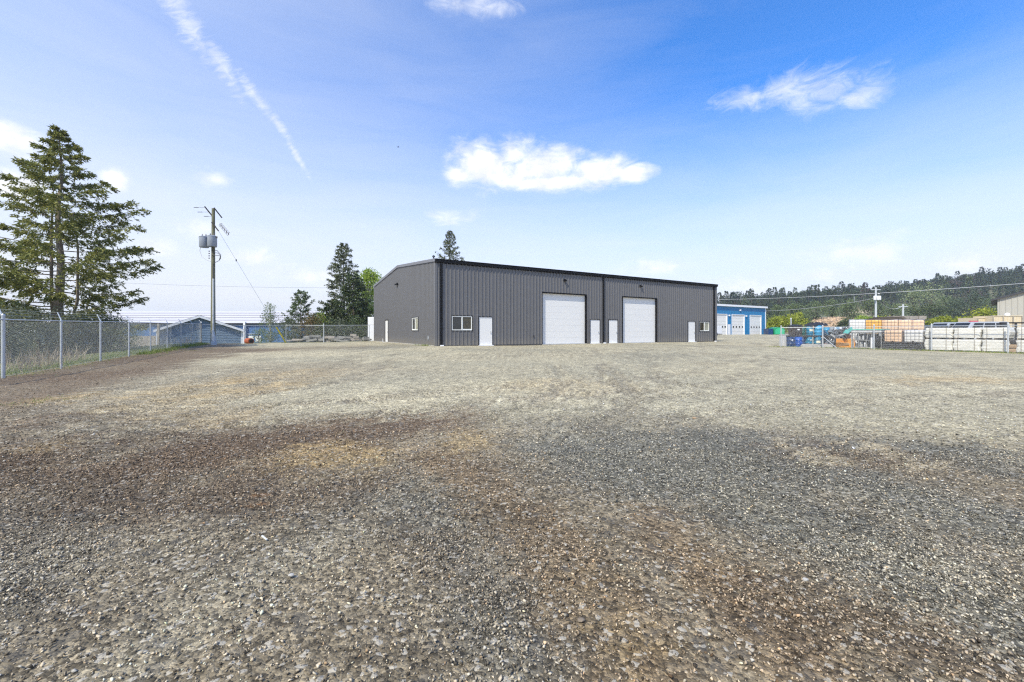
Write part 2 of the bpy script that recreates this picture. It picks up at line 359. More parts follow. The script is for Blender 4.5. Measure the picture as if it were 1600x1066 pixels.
M = dict(
    panel=pmat('charcoal_metal', (.128, .125, .127), .34, .0, .05, 1.2), black=pmat('black_trim', (.006, .006, .007), .6, 0, .1, spec=.2),
    dtrim=pmat('dark_trim', (.045, .045, .05), .5), roofm=pmat('roof_metal', (.22, .225, .24), .45),
    white=pmat('white_paint', (.78, .78, .79), .45, 0, .02), door=pmat('white_door', (.75, .735, .70), .4, 0, .015), frame=pmat('window_frame', (.75, .75, .7), .4, 0, .02),
    glassd=pmat('dark_glass', (.012, .013, .012), .06, 0, .3, 3, spec=.8), glasso=pmat('olive_reflection_glass', (.045, .038, .018), .08, 0, .6, 5, spec=.7), glassp=pmat('pale_reflection_glass', (.34, .33, .24), .12, 0, .3, 4),  # olive pane has a tree reflection painted in, pale pane a bright reflection
    conc=pmat('concrete', (.40, .38, .34), .85, 0, .2, 3, .4), galv=pmat('galvanised', (.52, .54, .55), .45, .35, .12, 8), wire=pmat('wire', (.62, .64, .63), .5, .0, 0),
    blue=pmat('blue_metal', (.010, .17, .37), .45, 0, .08), slate=pmat('slate_siding', (.12, .18, .25), .65, 0, .08), navy=pmat('navy_wall', (.04, .12, .28), .6, 0, .15), lroof=pmat('pale_roof', (.56, .54, .55), .5, 0, .05),
    seam=pmat('roof_seam', (.26, .24, .26), .6), beige=pmat('beige_metal', (.40, .38, .33), .55, 0, .05), pole=pmat('weathered_pole', (.16, .155, .09), .85, 0, .25, 4, .5), conduit=pmat('pvc_conduit', (.52, .54, .55), .5),
    can=pmat('transformer_grey', (.33, .36, .40), .45, .1, .08), insul=pmat('insulator', (.16, .14, .13), .35), cable=pmat('cable', (.08, .08, .08), .6, 0, 0), cablel=pmat('bright_cable', (.55, .55, .55), .5, 0, 0),
    yellow=pmat('yellow_plastic', (.80, .62, .04), .45), rust=pmat('rust_red', (.33, .08, .03), .7, 0, .3, 8), bark=pmat('bark', (.20, .16, .115), .9, 0, .3, 5, .8, 25), barkd=pmat('dark_bark', (.11, .09, .07), .9, 0, .3, 5), birch=pmat('pale_bark', (.42, .40, .35), .8, 0, .3, 9),
    dblue=pmat('navy_drum', (.004, .035, .12), .35, 0, .08), bblue=pmat('cobalt_drum', (.002, .075, .36), .33, 0, .08), teal=pmat('teal_drum', (.01, .16, .27), .4, 0, .15), teal2=pmat('sky_drum', (.03, .27, .47), .4, 0, .1), dgreen=pmat('bottle_green_drum', (.012, .10, .09), .45, 0, .15), gdrum=pmat('grey_drum', (.24, .28, .30), .5, 0, .15),
    dark=pmat('dark_plastic', (.03, .026, .024), .5), label=pmat('paper_label', (.62, .58, .44), .7, 0, .2, 9), labelw=pmat('white_label', (.8, .8, .8), .6), wood=pmat('raw_wood', (.36, .25, .15), .8, 0, .25, 6), woodg=pmat('grey_wood', (.30, .265, .22), .85, 0, .3, 6),
    ibcw=pmat('white_tank', (.72, .70, .66), .4, 0, .04), ibco=pmat('orange_tank', (.82, .44, .10), .4, 0, .12, 1.5), ibcp=pmat('peach_tank', (.80, .55, .36), .4, 0, .12, 1.5), cage=pmat('cage_steel', (.20, .20, .22), .45, .4, 0), cagel=pmat('light_cage', (.5, .5, .52), .45, .4, 0),
    wrap=pmat('white_wrap', (.66, .64, .58), .45, 0, .14, 7, .9, 9), scrap=pmat('scrap_metal', (.24, .25, .26), .4, .5, .3, 9), alu=pmat('aluminium', (.46, .46, .45), .4, .5, .2, 9), orange=pmat('orange_box', (.60, .26, .04), .5, 0, .12), gtarp=pmat('green_tarp', (.10, .42, .33), .5, 0, .12, 6, .5, 14),
    tarp=pmat('black_tarp', (.03, .03, .032), .45, 0, .2, 5, .8, 12), tyre=pmat('rubber', (.02, .02, .02), .8), tan=pmat('tan_container', (.62, .52, .36), .55, 0, .08), grn=pmat('green_bin', (.01, .25, .10), .4, 0, .08),
    carw=pmat('white_car_paint', (.7, .71, .72), .25, 0, .02), cars=pmat('silver_car_paint', (.5, .51, .52), .28, .4, .02), card=pmat('dark_car_paint', (.06, .08, .11), .25, .2, .02), red=pmat('red_lens', (.55, .02, .01), .3),
    rubb=pmat('rubble_grey', (.25, .24, .215), .9, 0, .3, 3, .5), plas=pmat('grey_tote', (.5, .5, .5), .5), leafb=pmat('bird_dark', (.03, .03, .03), .8),
)
def dusty(m):
    Tn = NT(m.node_tree); b = Tn.n['Principled BSDF']; src = b.inputs['Base Color'].links[0].from_socket
    tc = Tn.new('ShaderNodeTexCoord').outputs['Object']; z = Tn.new('ShaderNodeSeparateXYZ', {0: tc}).outputs[2]
    n = Tn.noise(Tn.v('MULTIPLY', tc, (1.2, 1.2, .35)), 3.0, 5, .65); f = Tn.m('MULTIPLY', Tn.m('SUBTRACT', 1.0, Tn.sm(z, .05, .75)), n, clamp=True)
    st = Tn.noise(Tn.v('MULTIPLY', tc, (2.2, 2.2, .12)), 1.0, 4, .6); src2 = Tn.mix(Tn.m('MULTIPLY', st, .22), src, (.17, .165, .16))
    Tn.l.new(Tn.mix(Tn.m('MULTIPLY', f, .55), src2, (.27, .24, .19)), b.inputs['Base Color'])
dusty(M['panel'])
LM = dict(
    fir=leafmat('fir_needles', (.10, .125, .035), (.21, .225, .055), (.40, .37, .11), .3), spruce=leafmat('spruce_needles', (.045, .065, .028), (.11, .13, .055), (.20, .205, .10), .15),
    dark=leafmat('dark_needles', (.03, .05, .022), (.07, .098, .036), (.13, .16, .055), .15), pine=leafmat('pine_needles', (.045, .08, .028), (.10, .145, .045), (.18, .215, .075), .15), lime=leafmat('lime_leaves', (.20, .30, .03), (.33, .44, .05), (.46, .54, .12), .4),
    yell=leafmat('yellow_leaves', (.20, .25, .02), (.33, .37, .035), (.44, .44, .08), .35), olive=leafmat('olive_leaves', (.18, .23, .10), (.28, .33, .16), (.37, .41, .22), .3), sap=leafmat('sapling_leaves', (.08, .14, .05), (.15, .21, .08), (.24, .27, .14), .35),
    hedge=leafmat('hedge_leaves', (.07, .085, .055), (.13, .15, .09), (.20, .21, .14), .25), grass=leafmat('grass_blades', (.12, .19, .03), (.22, .29, .06), (.38, .34, .16), .3), dry=leafmat('dry_stems', (.26, .20, .13), (.36, .29, .2), (.46, .38, .27), .1),
    rusty=leafmat('rusty_leaves', (.10, .075, .03), (.19, .12, .045), (.25, .20, .08), .25), hill=leafmat('hill_needles', (.052, .075, .042), (.068, .095, .052), (.088, .115, .06), .1), hillg=leafmat('hill_greens', (.10, .14, .055), (.135, .18, .07), (.17, .215, .085), .2),
)

def gravel_mat(name, stones=False):
    m = bpy.data.materials.new(name); m.use_nodes = True; Tn = NT(m.node_tree); b = Tn.n['Principled BSDF']
    tint = Tn.new('ShaderNodeAttribute', attribute_name='tint').outputs['Color']
    P = Tn.new('ShaderNodeNewGeometry').outputs['Position']
    b.inputs['Roughness'].default_value = .85; b.inputs['Specular IOR Level'].default_value = .25
    if stones:
        n = Tn.noise(P, 160, 3, .6)
        k = Tn.new('ShaderNodeMapRange', {0: n, 1: .3, 2: .7, 3: .82, 4: 1.18}).outputs[0]
        col = Tn.mix(1.0, tint, Tn.new('ShaderNodeCombineColor', {0: k, 1: k, 2: k}).outputs[0], 'MULTIPLY')
        Tn.l.new(col, b.inputs['Base Color']); return m
    wob = Tn.v('ADD', P, Tn.v('MULTIPLY', Tn.new('ShaderNodeTexNoise', {'Vector': P, 'Scale': 30.0}).outputs['Color'], (.02, .02, .02)))
    v1 = Tn.new('ShaderNodeTexVoronoi', {'Vector': wob, 'Scale': 42.0}); v2 = Tn.new('ShaderNodeTexVoronoi', {'Vector': wob, 'Scale': 105.0}); v3 = Tn.new('ShaderNodeTexVoronoi', {'Vector': wob, 'Scale': 13.0})
    g1 = Tn.new('ShaderNodeSeparateColor', {0: v1.outputs['Color']}); g2 = Tn.new('ShaderNodeSeparateColor', {0: v2.outputs['Color']}); g3 = Tn.new('ShaderNodeSeparateColor', {0: v3.outputs['Color']})
    k = Tn.m('MULTIPLY', Tn.m('ADD', .38, Tn.m('MULTIPLY', g1.outputs[0], 1.2)), Tn.m('ADD', .68, Tn.m('MULTIPLY', g2.outputs[0], .64)))
    k = Tn.m('MULTIPLY', k, Tn.m('ADD', .84, Tn.m('MULTIPLY', g3.outputs[0], .32)))
    big = Tn.noise(P, 2.6, 7, .72); k = Tn.m('MULTIPLY', k, Tn.new('ShaderNodeMapRange', {0: big, 1: .3, 2: .7, 3: .80, 4: 1.2}).outputs[0])
    med = Tn.noise(P, 9, 5, .7); k = Tn.m('MULTIPLY', k, Tn.new('ShaderNodeMapRange', {0: med, 1: .3, 2: .7, 3: .78, 4: 1.22}).outputs[0])
    col = Tn.mix(1.0, tint, Tn.new('ShaderNodeCombineColor', {0: k, 1: k, 2: k}).outputs[0], 'MULTIPLY')
    lightst = Tn.m('MULTIPLY', Tn.m('GREATER_THAN', g1.outputs[1], .93), .6); col = Tn.mix(lightst, col, (.48, .44, .365))
    darkst = Tn.m('MULTIPLY', Tn.m('GREATER_THAN', g3.outputs[1], .93), .35); col = Tn.mix(darkst, col, (.10, .095, .085))
    Tn.l.new(col, b.inputs['Base Color'])
    h = Tn.m('ADD', Tn.m('MULTIPLY', v1.outputs['Distance'], -1.0), Tn.m('MULTIPLY', v2.outputs['Distance'], -.35)); h = Tn.m('ADD', h, Tn.m('MULTIPLY', med, .8))
    bp = Tn.new('ShaderNodeBump', {'Height': h, 'Strength': .9, 'Distance': .012}); Tn.l.new(bp.outputs[0], b.inputs['Normal'])
    return m

# ------------------------------------------------------------------ ground sheet
def tint_attr(o, col):
    a = o.data.attributes.new('tint', 'FLOAT_COLOR', 'POINT'); c = np.ones((len(col), 4), np.float32); c[:, :3] = col; a.data.foreach_set('color', c.ravel())
def micro(x, y):
    near = 1-sstep(np.hypot(x, y), 14, 40)
    h = (fbm(x*1.3, y*1.3, 3)-.5)*.06+(fbm(x*4.3, y*4.3, 3)-.5)*.034
    for p in RUTS:
        d = np.full(x.shape, 9.)
        for (x0, y0), (x1, y1) in zip(p[:-1], p[1:]): d = np.minimum(d, seg(x, y, x0, y0, x1, y1))
        h = h-.028*(1-sstep(d, .08, .2))+.022*np.exp(-((d-.27)/.08)**2)
    return h*near
RUTS = []
for p_ in TRACKS:
    for off in (-.85, .85):
        q_ = []
        for i_, (x0, y0) in enumerate(p_):
            xa, ya = p_[max(i_-1, 0)]; xb, yb = p_[min(i_+1, len(p_)-1)]; L_ = math.hypot(xb-xa, yb-ya)+1e-6; q_.append((x0-(yb-ya)/L_*off, y0+(xb-xa)/L_*off))
        RUTS.append(q_)
def build_ground():
    s = np.linspace(-1, 1, 480); xs = 2.6*np.sinh(s*math.asinh(1500/2.6))
    t = np.linspace(0, 1, 480); ys = 2.2+2.0*np.sinh((t*1.74-.74)*math.asinh(2200/2.0)/1.0)
    ys = ys[ys > -700]
    X, Y = np.meshgrid(xs, ys, indexing='ij'); Z = T(X, Y)+micro(X, Y)
    V = np.stack([X, Y, Z], -1).reshape(-1, 3); nx, ny = X.shape; i = np.arange(nx*ny).reshape(nx, ny)
    Q = np.stack([i[:-1, :-1], i[1:, :-1], i[1:, 1:], i[:-1, 1:]], -1).reshape(-1, 4)
    o = npmesh('ground', V, Q, gravel_mat('gravel_ground'), smooth=True); J = (.03+.015*np.clip(Y, 0, 20)); tint_attr(o, ground_tint(X+rng.normal(size=X.shape)*J, Y+rng.normal(size=X.shape)*J*1.5).reshape(-1, 3)*(1-.26*(1-sstep(Y, 3.5, 9.0))).reshape(-1, 1)); tag(o, kind='structure')  # near sheet tint darkened: painted shade for the gaps between stones
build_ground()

def build_stones():
    shapes = []
    for k in range(14):
        bm = bmesh.new(); r = np.random.default_rng(k)
        for _ in range(8 if k < 8 else 6):
            p = r.normal(size=3); p /= np.linalg.norm(p); p *= r.uniform(.8, 1.1); bm.verts.new((p[0]*1.0, p[1]*.78, p[2]*.55))
        q = bmesh.ops.convex_hull(bm, input=bm.verts); bmesh.ops.triangulate(bm, faces=bm.faces)
        for v_ in [v_ for v_ in bm.verts if not v_.link_faces]: bm.verts.remove(v_)
        bm.verts.index_update(); shapes.append((np.array([v_.co for v_ in bm.verts]), np.array([[v_.index for v_ in f.verts] for f in bm.faces]))); bm.free()
    pts = []
    def scatter(y0, y1, dens, s0, s1, m=1.35):
        ymid = y0; n = int(dens*m*((y1**2-y0**2)/2*2.0+(y1-y0)*1.5))
        y = np.sqrt(rng.uniform(y0*y0, y1*y1, n)); x = rng.uniform(-1, 1, n)*(y*1.25*1.03+.8)
        s = s0*(s1/s0)**(rng.random(n)**2.2); pts.append(np.stack([x, y, s], -1))
    scatter(1.25, 3.0, 6400, .0045, .0155); scatter(3.0, 5.0, 2500, .0065, .020); scatter(5.0, 8.5, 650, .009, .026); scatter(8.5, 16, 24, .014, .034); scatter(16, 30, 2.0, .02, .045)
    P = np.concatenate(pts); tint = 1.42*ground_tint(P[:, 0]+rng.normal(size=len(P))*(.07+.035*P[:, 1]), P[:, 1]+rng.normal(size=len(P))*(.08+.05*P[:, 1]))
    lum = tint.sum(1); sandy = (tint[:, 0]/tint[:, 2] > 1.7) & (lum > .66)
    keep = ~(sandy & (rng.random(len(P)) < .75)); far_pale = (P[:, 1] > 6.5) & (lum > .75); keep &= ~(far_pale & (rng.random(len(P)) < .6)); P = P[keep]; tint = tint[keep]
    n = len(P); z = T(P[:, 0], P[:, 1])+micro(P[:, 0], P[:, 1])+P[:, 2]*(.1+.75*rng.random(len(P))*(P[:, 1] < 6))
    g = rng.random(n); base = tint*.72+tint.mean(1, keepdims=True)*.28
    c = base*(.28+2.0*rng.random((n, 1))**1.5)*np.array([1.05, 1.0, .93])
    w = g > .982; c[w] = np.array([.50, .46, .385])*rng.uniform(.6, 1.05, (w.sum(), 1)); w = (g > .90) & (g < .93); c[w] *= np.array([1.22, 1.03, .85]); w = (g > .80) & (g < .88); c[w] *= np.array([.92, .98, 1.04])
    w = g < .12; c[w] *= .5
    vid = np.where(P[:, 1] < 2.8, rng.integers(0, 8, n), rng.integers(8, 14, n)); Vs, Fs, Cs = [], [], []; off = 0
    for k, (sv, sf) in enumerate(shapes):
        I = np.where(vid == k)[0]; m = len(I)
        q = rng.normal(size=(m, 4)); q[:, 1:3] *= .35; q /= np.linalg.norm(q, axis=1, keepdims=True); a, b, cc, d = q.T
        Rm = np.stack([1-2*(cc*cc+d*d), 2*(b*cc-a*d), 2*(b*d+a*cc), 2*(b*cc+a*d), 1-2*(b*b+d*d), 2*(cc*d-a*b), 2*(b*d-a*cc), 2*(cc*d+a*b), 1-2*(b*b+cc*cc)], -1).reshape(m, 3, 3)
        VV = np.einsum('nij,kj->nki', Rm, sv)*P[I, 2][:, None, None]; VV[..., 0] += P[I, 0][:, None]; VV[..., 1] += P[I, 1][:, None]; VV[..., 2] += z[I][:, None]
        Vs.append(VV.reshape(-1, 3)); Fs.append((sf[None]+(np.arange(m)*len(sv))[:, None, None]+off).reshape(-1, 3)); Cs.append(np.repeat(c[I], len(sv), 0)); off += m*len(sv)
    o = npmesh('gravel', np.concatenate(Vs), np.concatenate(Fs), gravel_mat('gravel_stones', True), k=3); tint_attr(o, np.clip(np.concatenate(Cs), .01, .7))
    tag(o, 'loose crushed gravel stones covering the open yard', 'gravel', kind='stuff'); print('stones', n, 'tris', len(o.data.polygons))
build_stones()

# ------------------------------------------------------------------ leaves and trees
def blades(name, P, D, L, Wd, mat, parent=None, seed=1):
    P = np.asarray(P, float); D = np.asarray(D, float); r = np.random.default_rng(seed); n = len(P)
    D /= np.linalg.norm(D, axis=1, keepdims=True)+1e-9
    A = r.normal(size=(n, 3)); Sd = np.cross(D, A); Sd /= np.linalg.norm(Sd, axis=1, keepdims=True)+1e-9
    L = np.broadcast_to(L, n)[:, None]; Wd = np.broadcast_to(Wd, n)[:, None]
    V = np.stack([P, P+D*L*.55+Sd*Wd/2, P+D*L, P+D*L*.45-Sd*Wd/2], 1).reshape(-1, 3); Fq = np.arange(4*n).reshape(n, 4)
    return npmesh(name, V, Fq, mat, parent)

def conifer(label, loc, h, rad, seed, mat='fir', cat='tree', group=None, clear=.06, limbs=90, twigs=26, k=9, bl=.2, bw=.05, up=.35, droop=.15, trunk_r=None, bark='bark', shape=.85, stems=(), name='fir_tree', top=1.0, lean=0, ragged=.3, twlen=.28, noroot=False, prof=None):
    r = np.random.default_rng(seed); root = thing(name, label, cat, loc, 0, group); tr = trunk_r or h*.016
    mb = MB(); n = 9; pts = [(lean*h*(i/n)**2+.01*h*sin(i*1.3+seed)*(.3 if i < n else 0), .008*h*cos(i*1.7), h*i/n-(.6 if i == 0 else 0)) for i in range(n+1)]
    mb.path(pts, [tr*(1-.93*(i/n)) for i in range(n+1)], 9); mb.build('trunk', M[bark], root, True)
    tx = lambda z: np.interp(z, [p[2] for p in pts], [p[0] for p in pts]); lm = MB(); Ps, Ds = [], []
    for i in range(limbs):
        t = (i+.5)/limbs; z = h*(clear+(1-clear)*t**.92); az = i*2.39996+r.normal()*.35
        e = (1-t)**shape*(1-max(0, (.16-t))*1.2) if prof is None else float(np.interp(t, prof[0], prof[1]))
        ln = rad*e*r.uniform(1-ragged, 1.0)+.12; p0 = (-.12+.34*t)*1.0*r.uniform(.6, 1.3)-droop; cu = up*r.uniform(.6, 1.3)*(1-.5*t)
        c, s_ = cos(az), sin(az); b0 = np.array([tx(z), 0, z])
        f = lambda s: b0[None]+np.stack([c*ln*s, s_*ln*s, ln*(p0*s+cu*s*s)], -1)
        ss = np.linspace(0, 1, 5); q = f(ss); lm.path([tuple(a) for a in q], [max(.012, tr*.16*(1-t*.6))*(1-.85*a) for a in ss], 4, False)
        nt = max(4, int(twigs*(.35+ln/rad))); s0 = .18 if t < .85 else .02
        st = s0+(1-s0)*r.random(nt)**.75; B = f(st); side = np.where(r.random(nt) < .5, -1, 1)[:, None]; a2 = r.uniform(.45, 1.25, nt)[:, None]
        fwd = np.array([c, s_, 0])[None]; lat = np.array([-s_, c, 0])[None]
        sl_ = (cu*2*st+p0)[:, None]
        tw = fwd*np.cos(a2)+lat*side*np.sin(a2)+np.array([[0, 0, 1.]])*(sl_*.6-.25-r.random((nt, 1))*.5)
        tl = (twlen*ln*(1.05-st)+(.13*rad*.35+.15)*(.35+.65*min(1, 1.6*ln/rad)))*r.uniform(.6, 1.2, nt)
        kk = np.maximum(3, (k*(.5+tl/(twlen*rad+.2))).astype(int)); idx = np.repeat(np.arange(nt), kk); u = r.random(len(idx))
        pos = B[idx]+tw[idx]*(tl[idx]*u)[:, None]+r.normal(size=(len(idx), 3))*.03; pos[:, 2] -= .12*(tl[idx]*u)**2*2
        d = tw[idx]+r.normal(size=(len(idx), 3))*.55; d[:, 2] += .05
        Ps.append(pos); Ds.append(d)
    lm.build('branch', M[bark], root)['kind'] = 'stuff'
    P = np.concatenate(Ps); D = np.concatenate(Ds)
    blades('crown', P, D, bl*r.uniform(.6, 1.3, len(P)), bw*r.uniform(.7, 1.3, len(P)), LM[mat], root, seed)
    for (dx, dy, hh, rr) in stems:
        MB().path([(dx*.35, dy*.3, h*.05), (dx, dy, h*.25), (dx*1.02, dy, h*.25+(hh-h*.25)*.6), (dx*.8, dy, hh)], [rr, rr, rr*.7, .02], 7).build('trunk', M[bark], root, True)
    return root

def leafy(label, loc, h, rx, seed, mat, lf=.14, n=4000, z0=.15, cat='tree', name='leafy_tree', group=None, bark='barkd', ry=None, clumps=26, tight=.22, tr=None, vshape=1.0, lw=.6):
    r = np.random.default_rng(seed); root = thing(name, label, cat, loc, 0, group); ry = ry or rx; tr = tr or .018*h+.01
    cs = []
    for i in range(clumps):
        t = r.random()**.9; z = h*(z0+(1-z0)*t); e = math.sin(pi*min(1, max(.04, (t*.86+.12)))**vshape)**.6; a = r.uniform(0, 2*pi); q = r.random()**.55
        cs.append((rx*e*q*cos(a)*.85, ry*e*q*sin(a)*.85, z*.95))
    mb = MB(); mb.path([(0, 0, -.3), (.02*h, 0, h*.3), (-.01*h, .01*h, h*.6), (0, 0, h*.92)], [tr, tr*.8, tr*.5, tr*.12], 7); mb.build('trunk', M[bark], root, True)
    lm = MB()
    for c in cs: zb = max(.05*h, c[2]-.25*h*r.uniform(.5, 1.2)); lm.path([(0, 0, zb), (c[0]*.5, c[1]*.5, (zb+c[2])/2), c], [tr*.35, tr*.2, tr*.06], 4, False)
    lm.build('branch', M[bark], root)['kind'] = 'stuff'
    C = np.array(cs); w = r.uniform(.5, 1.4, clumps); idx = r.choice(clumps, n, p=w/w.sum()); s = tight*min(rx, h*.5)*w[idx]
    off = r.normal(size=(n, 3)); off /= np.linalg.norm(off, axis=1, keepdims=True); off *= (r.random((n, 1))**.45)
    P = C[idx]+off*(s*1.9)[:, None]*np.array([1, 1, .75]); P[:, 2] = np.clip(P[:, 2], .02, None); D = off+r.normal(size=(n, 3))*.7
    L = lf*r.uniform(.6, 1.3, n); blades('crown', P, D, L, L*lw, LM[mat], root, seed); return root

def pl(px, Z, dz=0): x, y = at(px, Z); return (x, y, T(x, y)+dz)

# ------------------------------------------------------------------ main building
B0 = Vector((-5.45, 29.98, .45)); BA = math.atan2(.502, .864); H = 6.2; LF = 32.1; LG_ = 19.6; RISE = .87
def ft(px): u = (px-800)/F; return (u*29.98+5.45)/(.864-.502*u)
def fz(px, py): return (HY-py)/F*(29.98+.502*ft(px))+EYE-.45
def gs(px): u = (px-800)/F; return (-5.45-u*29.98)/(.502+.864*u)
def gz(px, py): return (HY-py)/F*(29.98+.864*gs(px))+EYE-.45

def ribbed(name, a0, a1, top, opens, to3, mat, parent, pitch=.305, depth=.046, z0=0.0):
    """wall sheets 0.915 m wide with trapezoid ribs, cut round the openings; to3(a, off, z) -> local point"""
    n = int(math.ceil((a1-a0)/(pitch*3))); pr = [(0, 0), (.105, 0), (.128, depth), (.177, depth), (.20, 0), (.305, 0)]
    sc = pitch/.305
    for i in range(n):
        s0 = a0+i*pitch*3; s1 = min(a1, s0+pitch*3); bp = []
        for j in range(3):
            for q, o in pr[:-1]: bp.append((s0+j*pitch+q*sc, o))
        bp.append((s0+3*pitch, 0)); bp = [b for b in bp if b[0] < s1-1e-4]+[(s1, 0)]
        xs = sorted(set([b[0] for b in bp]+[e for o in opens for e in o[:2] if s0 < e < s1])); off = lambda a: float(np.interp(a, [b[0] for b in bp], [b[1] for b in bp]))
        mb = MB()
        for x0, x1 in zip(xs[:-1], xs[1:]):
            if x1-x0 < 1e-4: continue
            m = (x0+x1)/2; iv = [(z0, None)]
            cuts = sorted([(o[2], o[3]) for o in opens if o[0] < m < o[1]]); cur = z0; segs = []
            for c0, c1 in cuts:
                if c0 > cur+1e-4: segs.append((cur, c0, cur, c0))
                cur = c1
            segs.append((cur, top(x0), cur, top(x1)))
            for zb0, zt0, zb1, zt1 in segs:
                mb.quad(to3(x0, off(x0), zb0), to3(x1, off(x1), zb1), to3(x1, off(x1), zt1), to3(x0, off(x0), zt0))
        if mb.v: mb.build('wall_panel', mat, parent)

def sash_window(parent, x0, x1, z0, z1, ax, glasses, depth=.0):
    """slider window; ax='x' front wall (y=0, outward -y), ax='y' gable wall (x=0, outward -x)"""
    def bx(mb, a0, a1, d0, d1, zz0, zz1):
        if ax == 'x': mb.box(a0, d0, zz0, a1, d1, zz1)
        else: mb.box(d0, a0, zz0, d1, a1, zz1)
    t = .06; m = (x0+x1)/2; fr = MB()
    for a in ((x0, x1, z0, z0+t), (x0, x1, z1-t, z1), (x0, x0+t, z0+t, z1-t), (x1-t, x1, z0+t, z1-t), (m-.035, m+.035, z0+t, z1-t)): bx(fr, a[0], a[1], -.03, .06, a[2], a[3])
    w = fr.build('window', M['frame'], parent)
    tr = MB()
    for a in ((x0-.05, x1+.05, z1, z1+.05), (x0-.05, x1+.05, z0-.05, z0), (x0-.05, x0, z0, z1), (x1, x1+.05, z0, z1)): bx(tr, a[0], a[1], -.045, .08, a[2], a[3])
    tr.build('trim', M['black'], w)
    for (a0, a1), g in zip(((x0+t, m-.035), (m+.035, x1-t)), glasses):
        p = MB(); bx(p, a0, a1, .02, .03, z0+t, z1-t); p.build('pane', M[g], w)
    sl = MB(); bx(sl, m+.035, m+.075, .005, .018, z0+t, z1-t); bx(sl, m+.035, x1-t, .005, .018, z0+t, z0+t+.04); sl.build('sash', M['frame'], w)
    return w

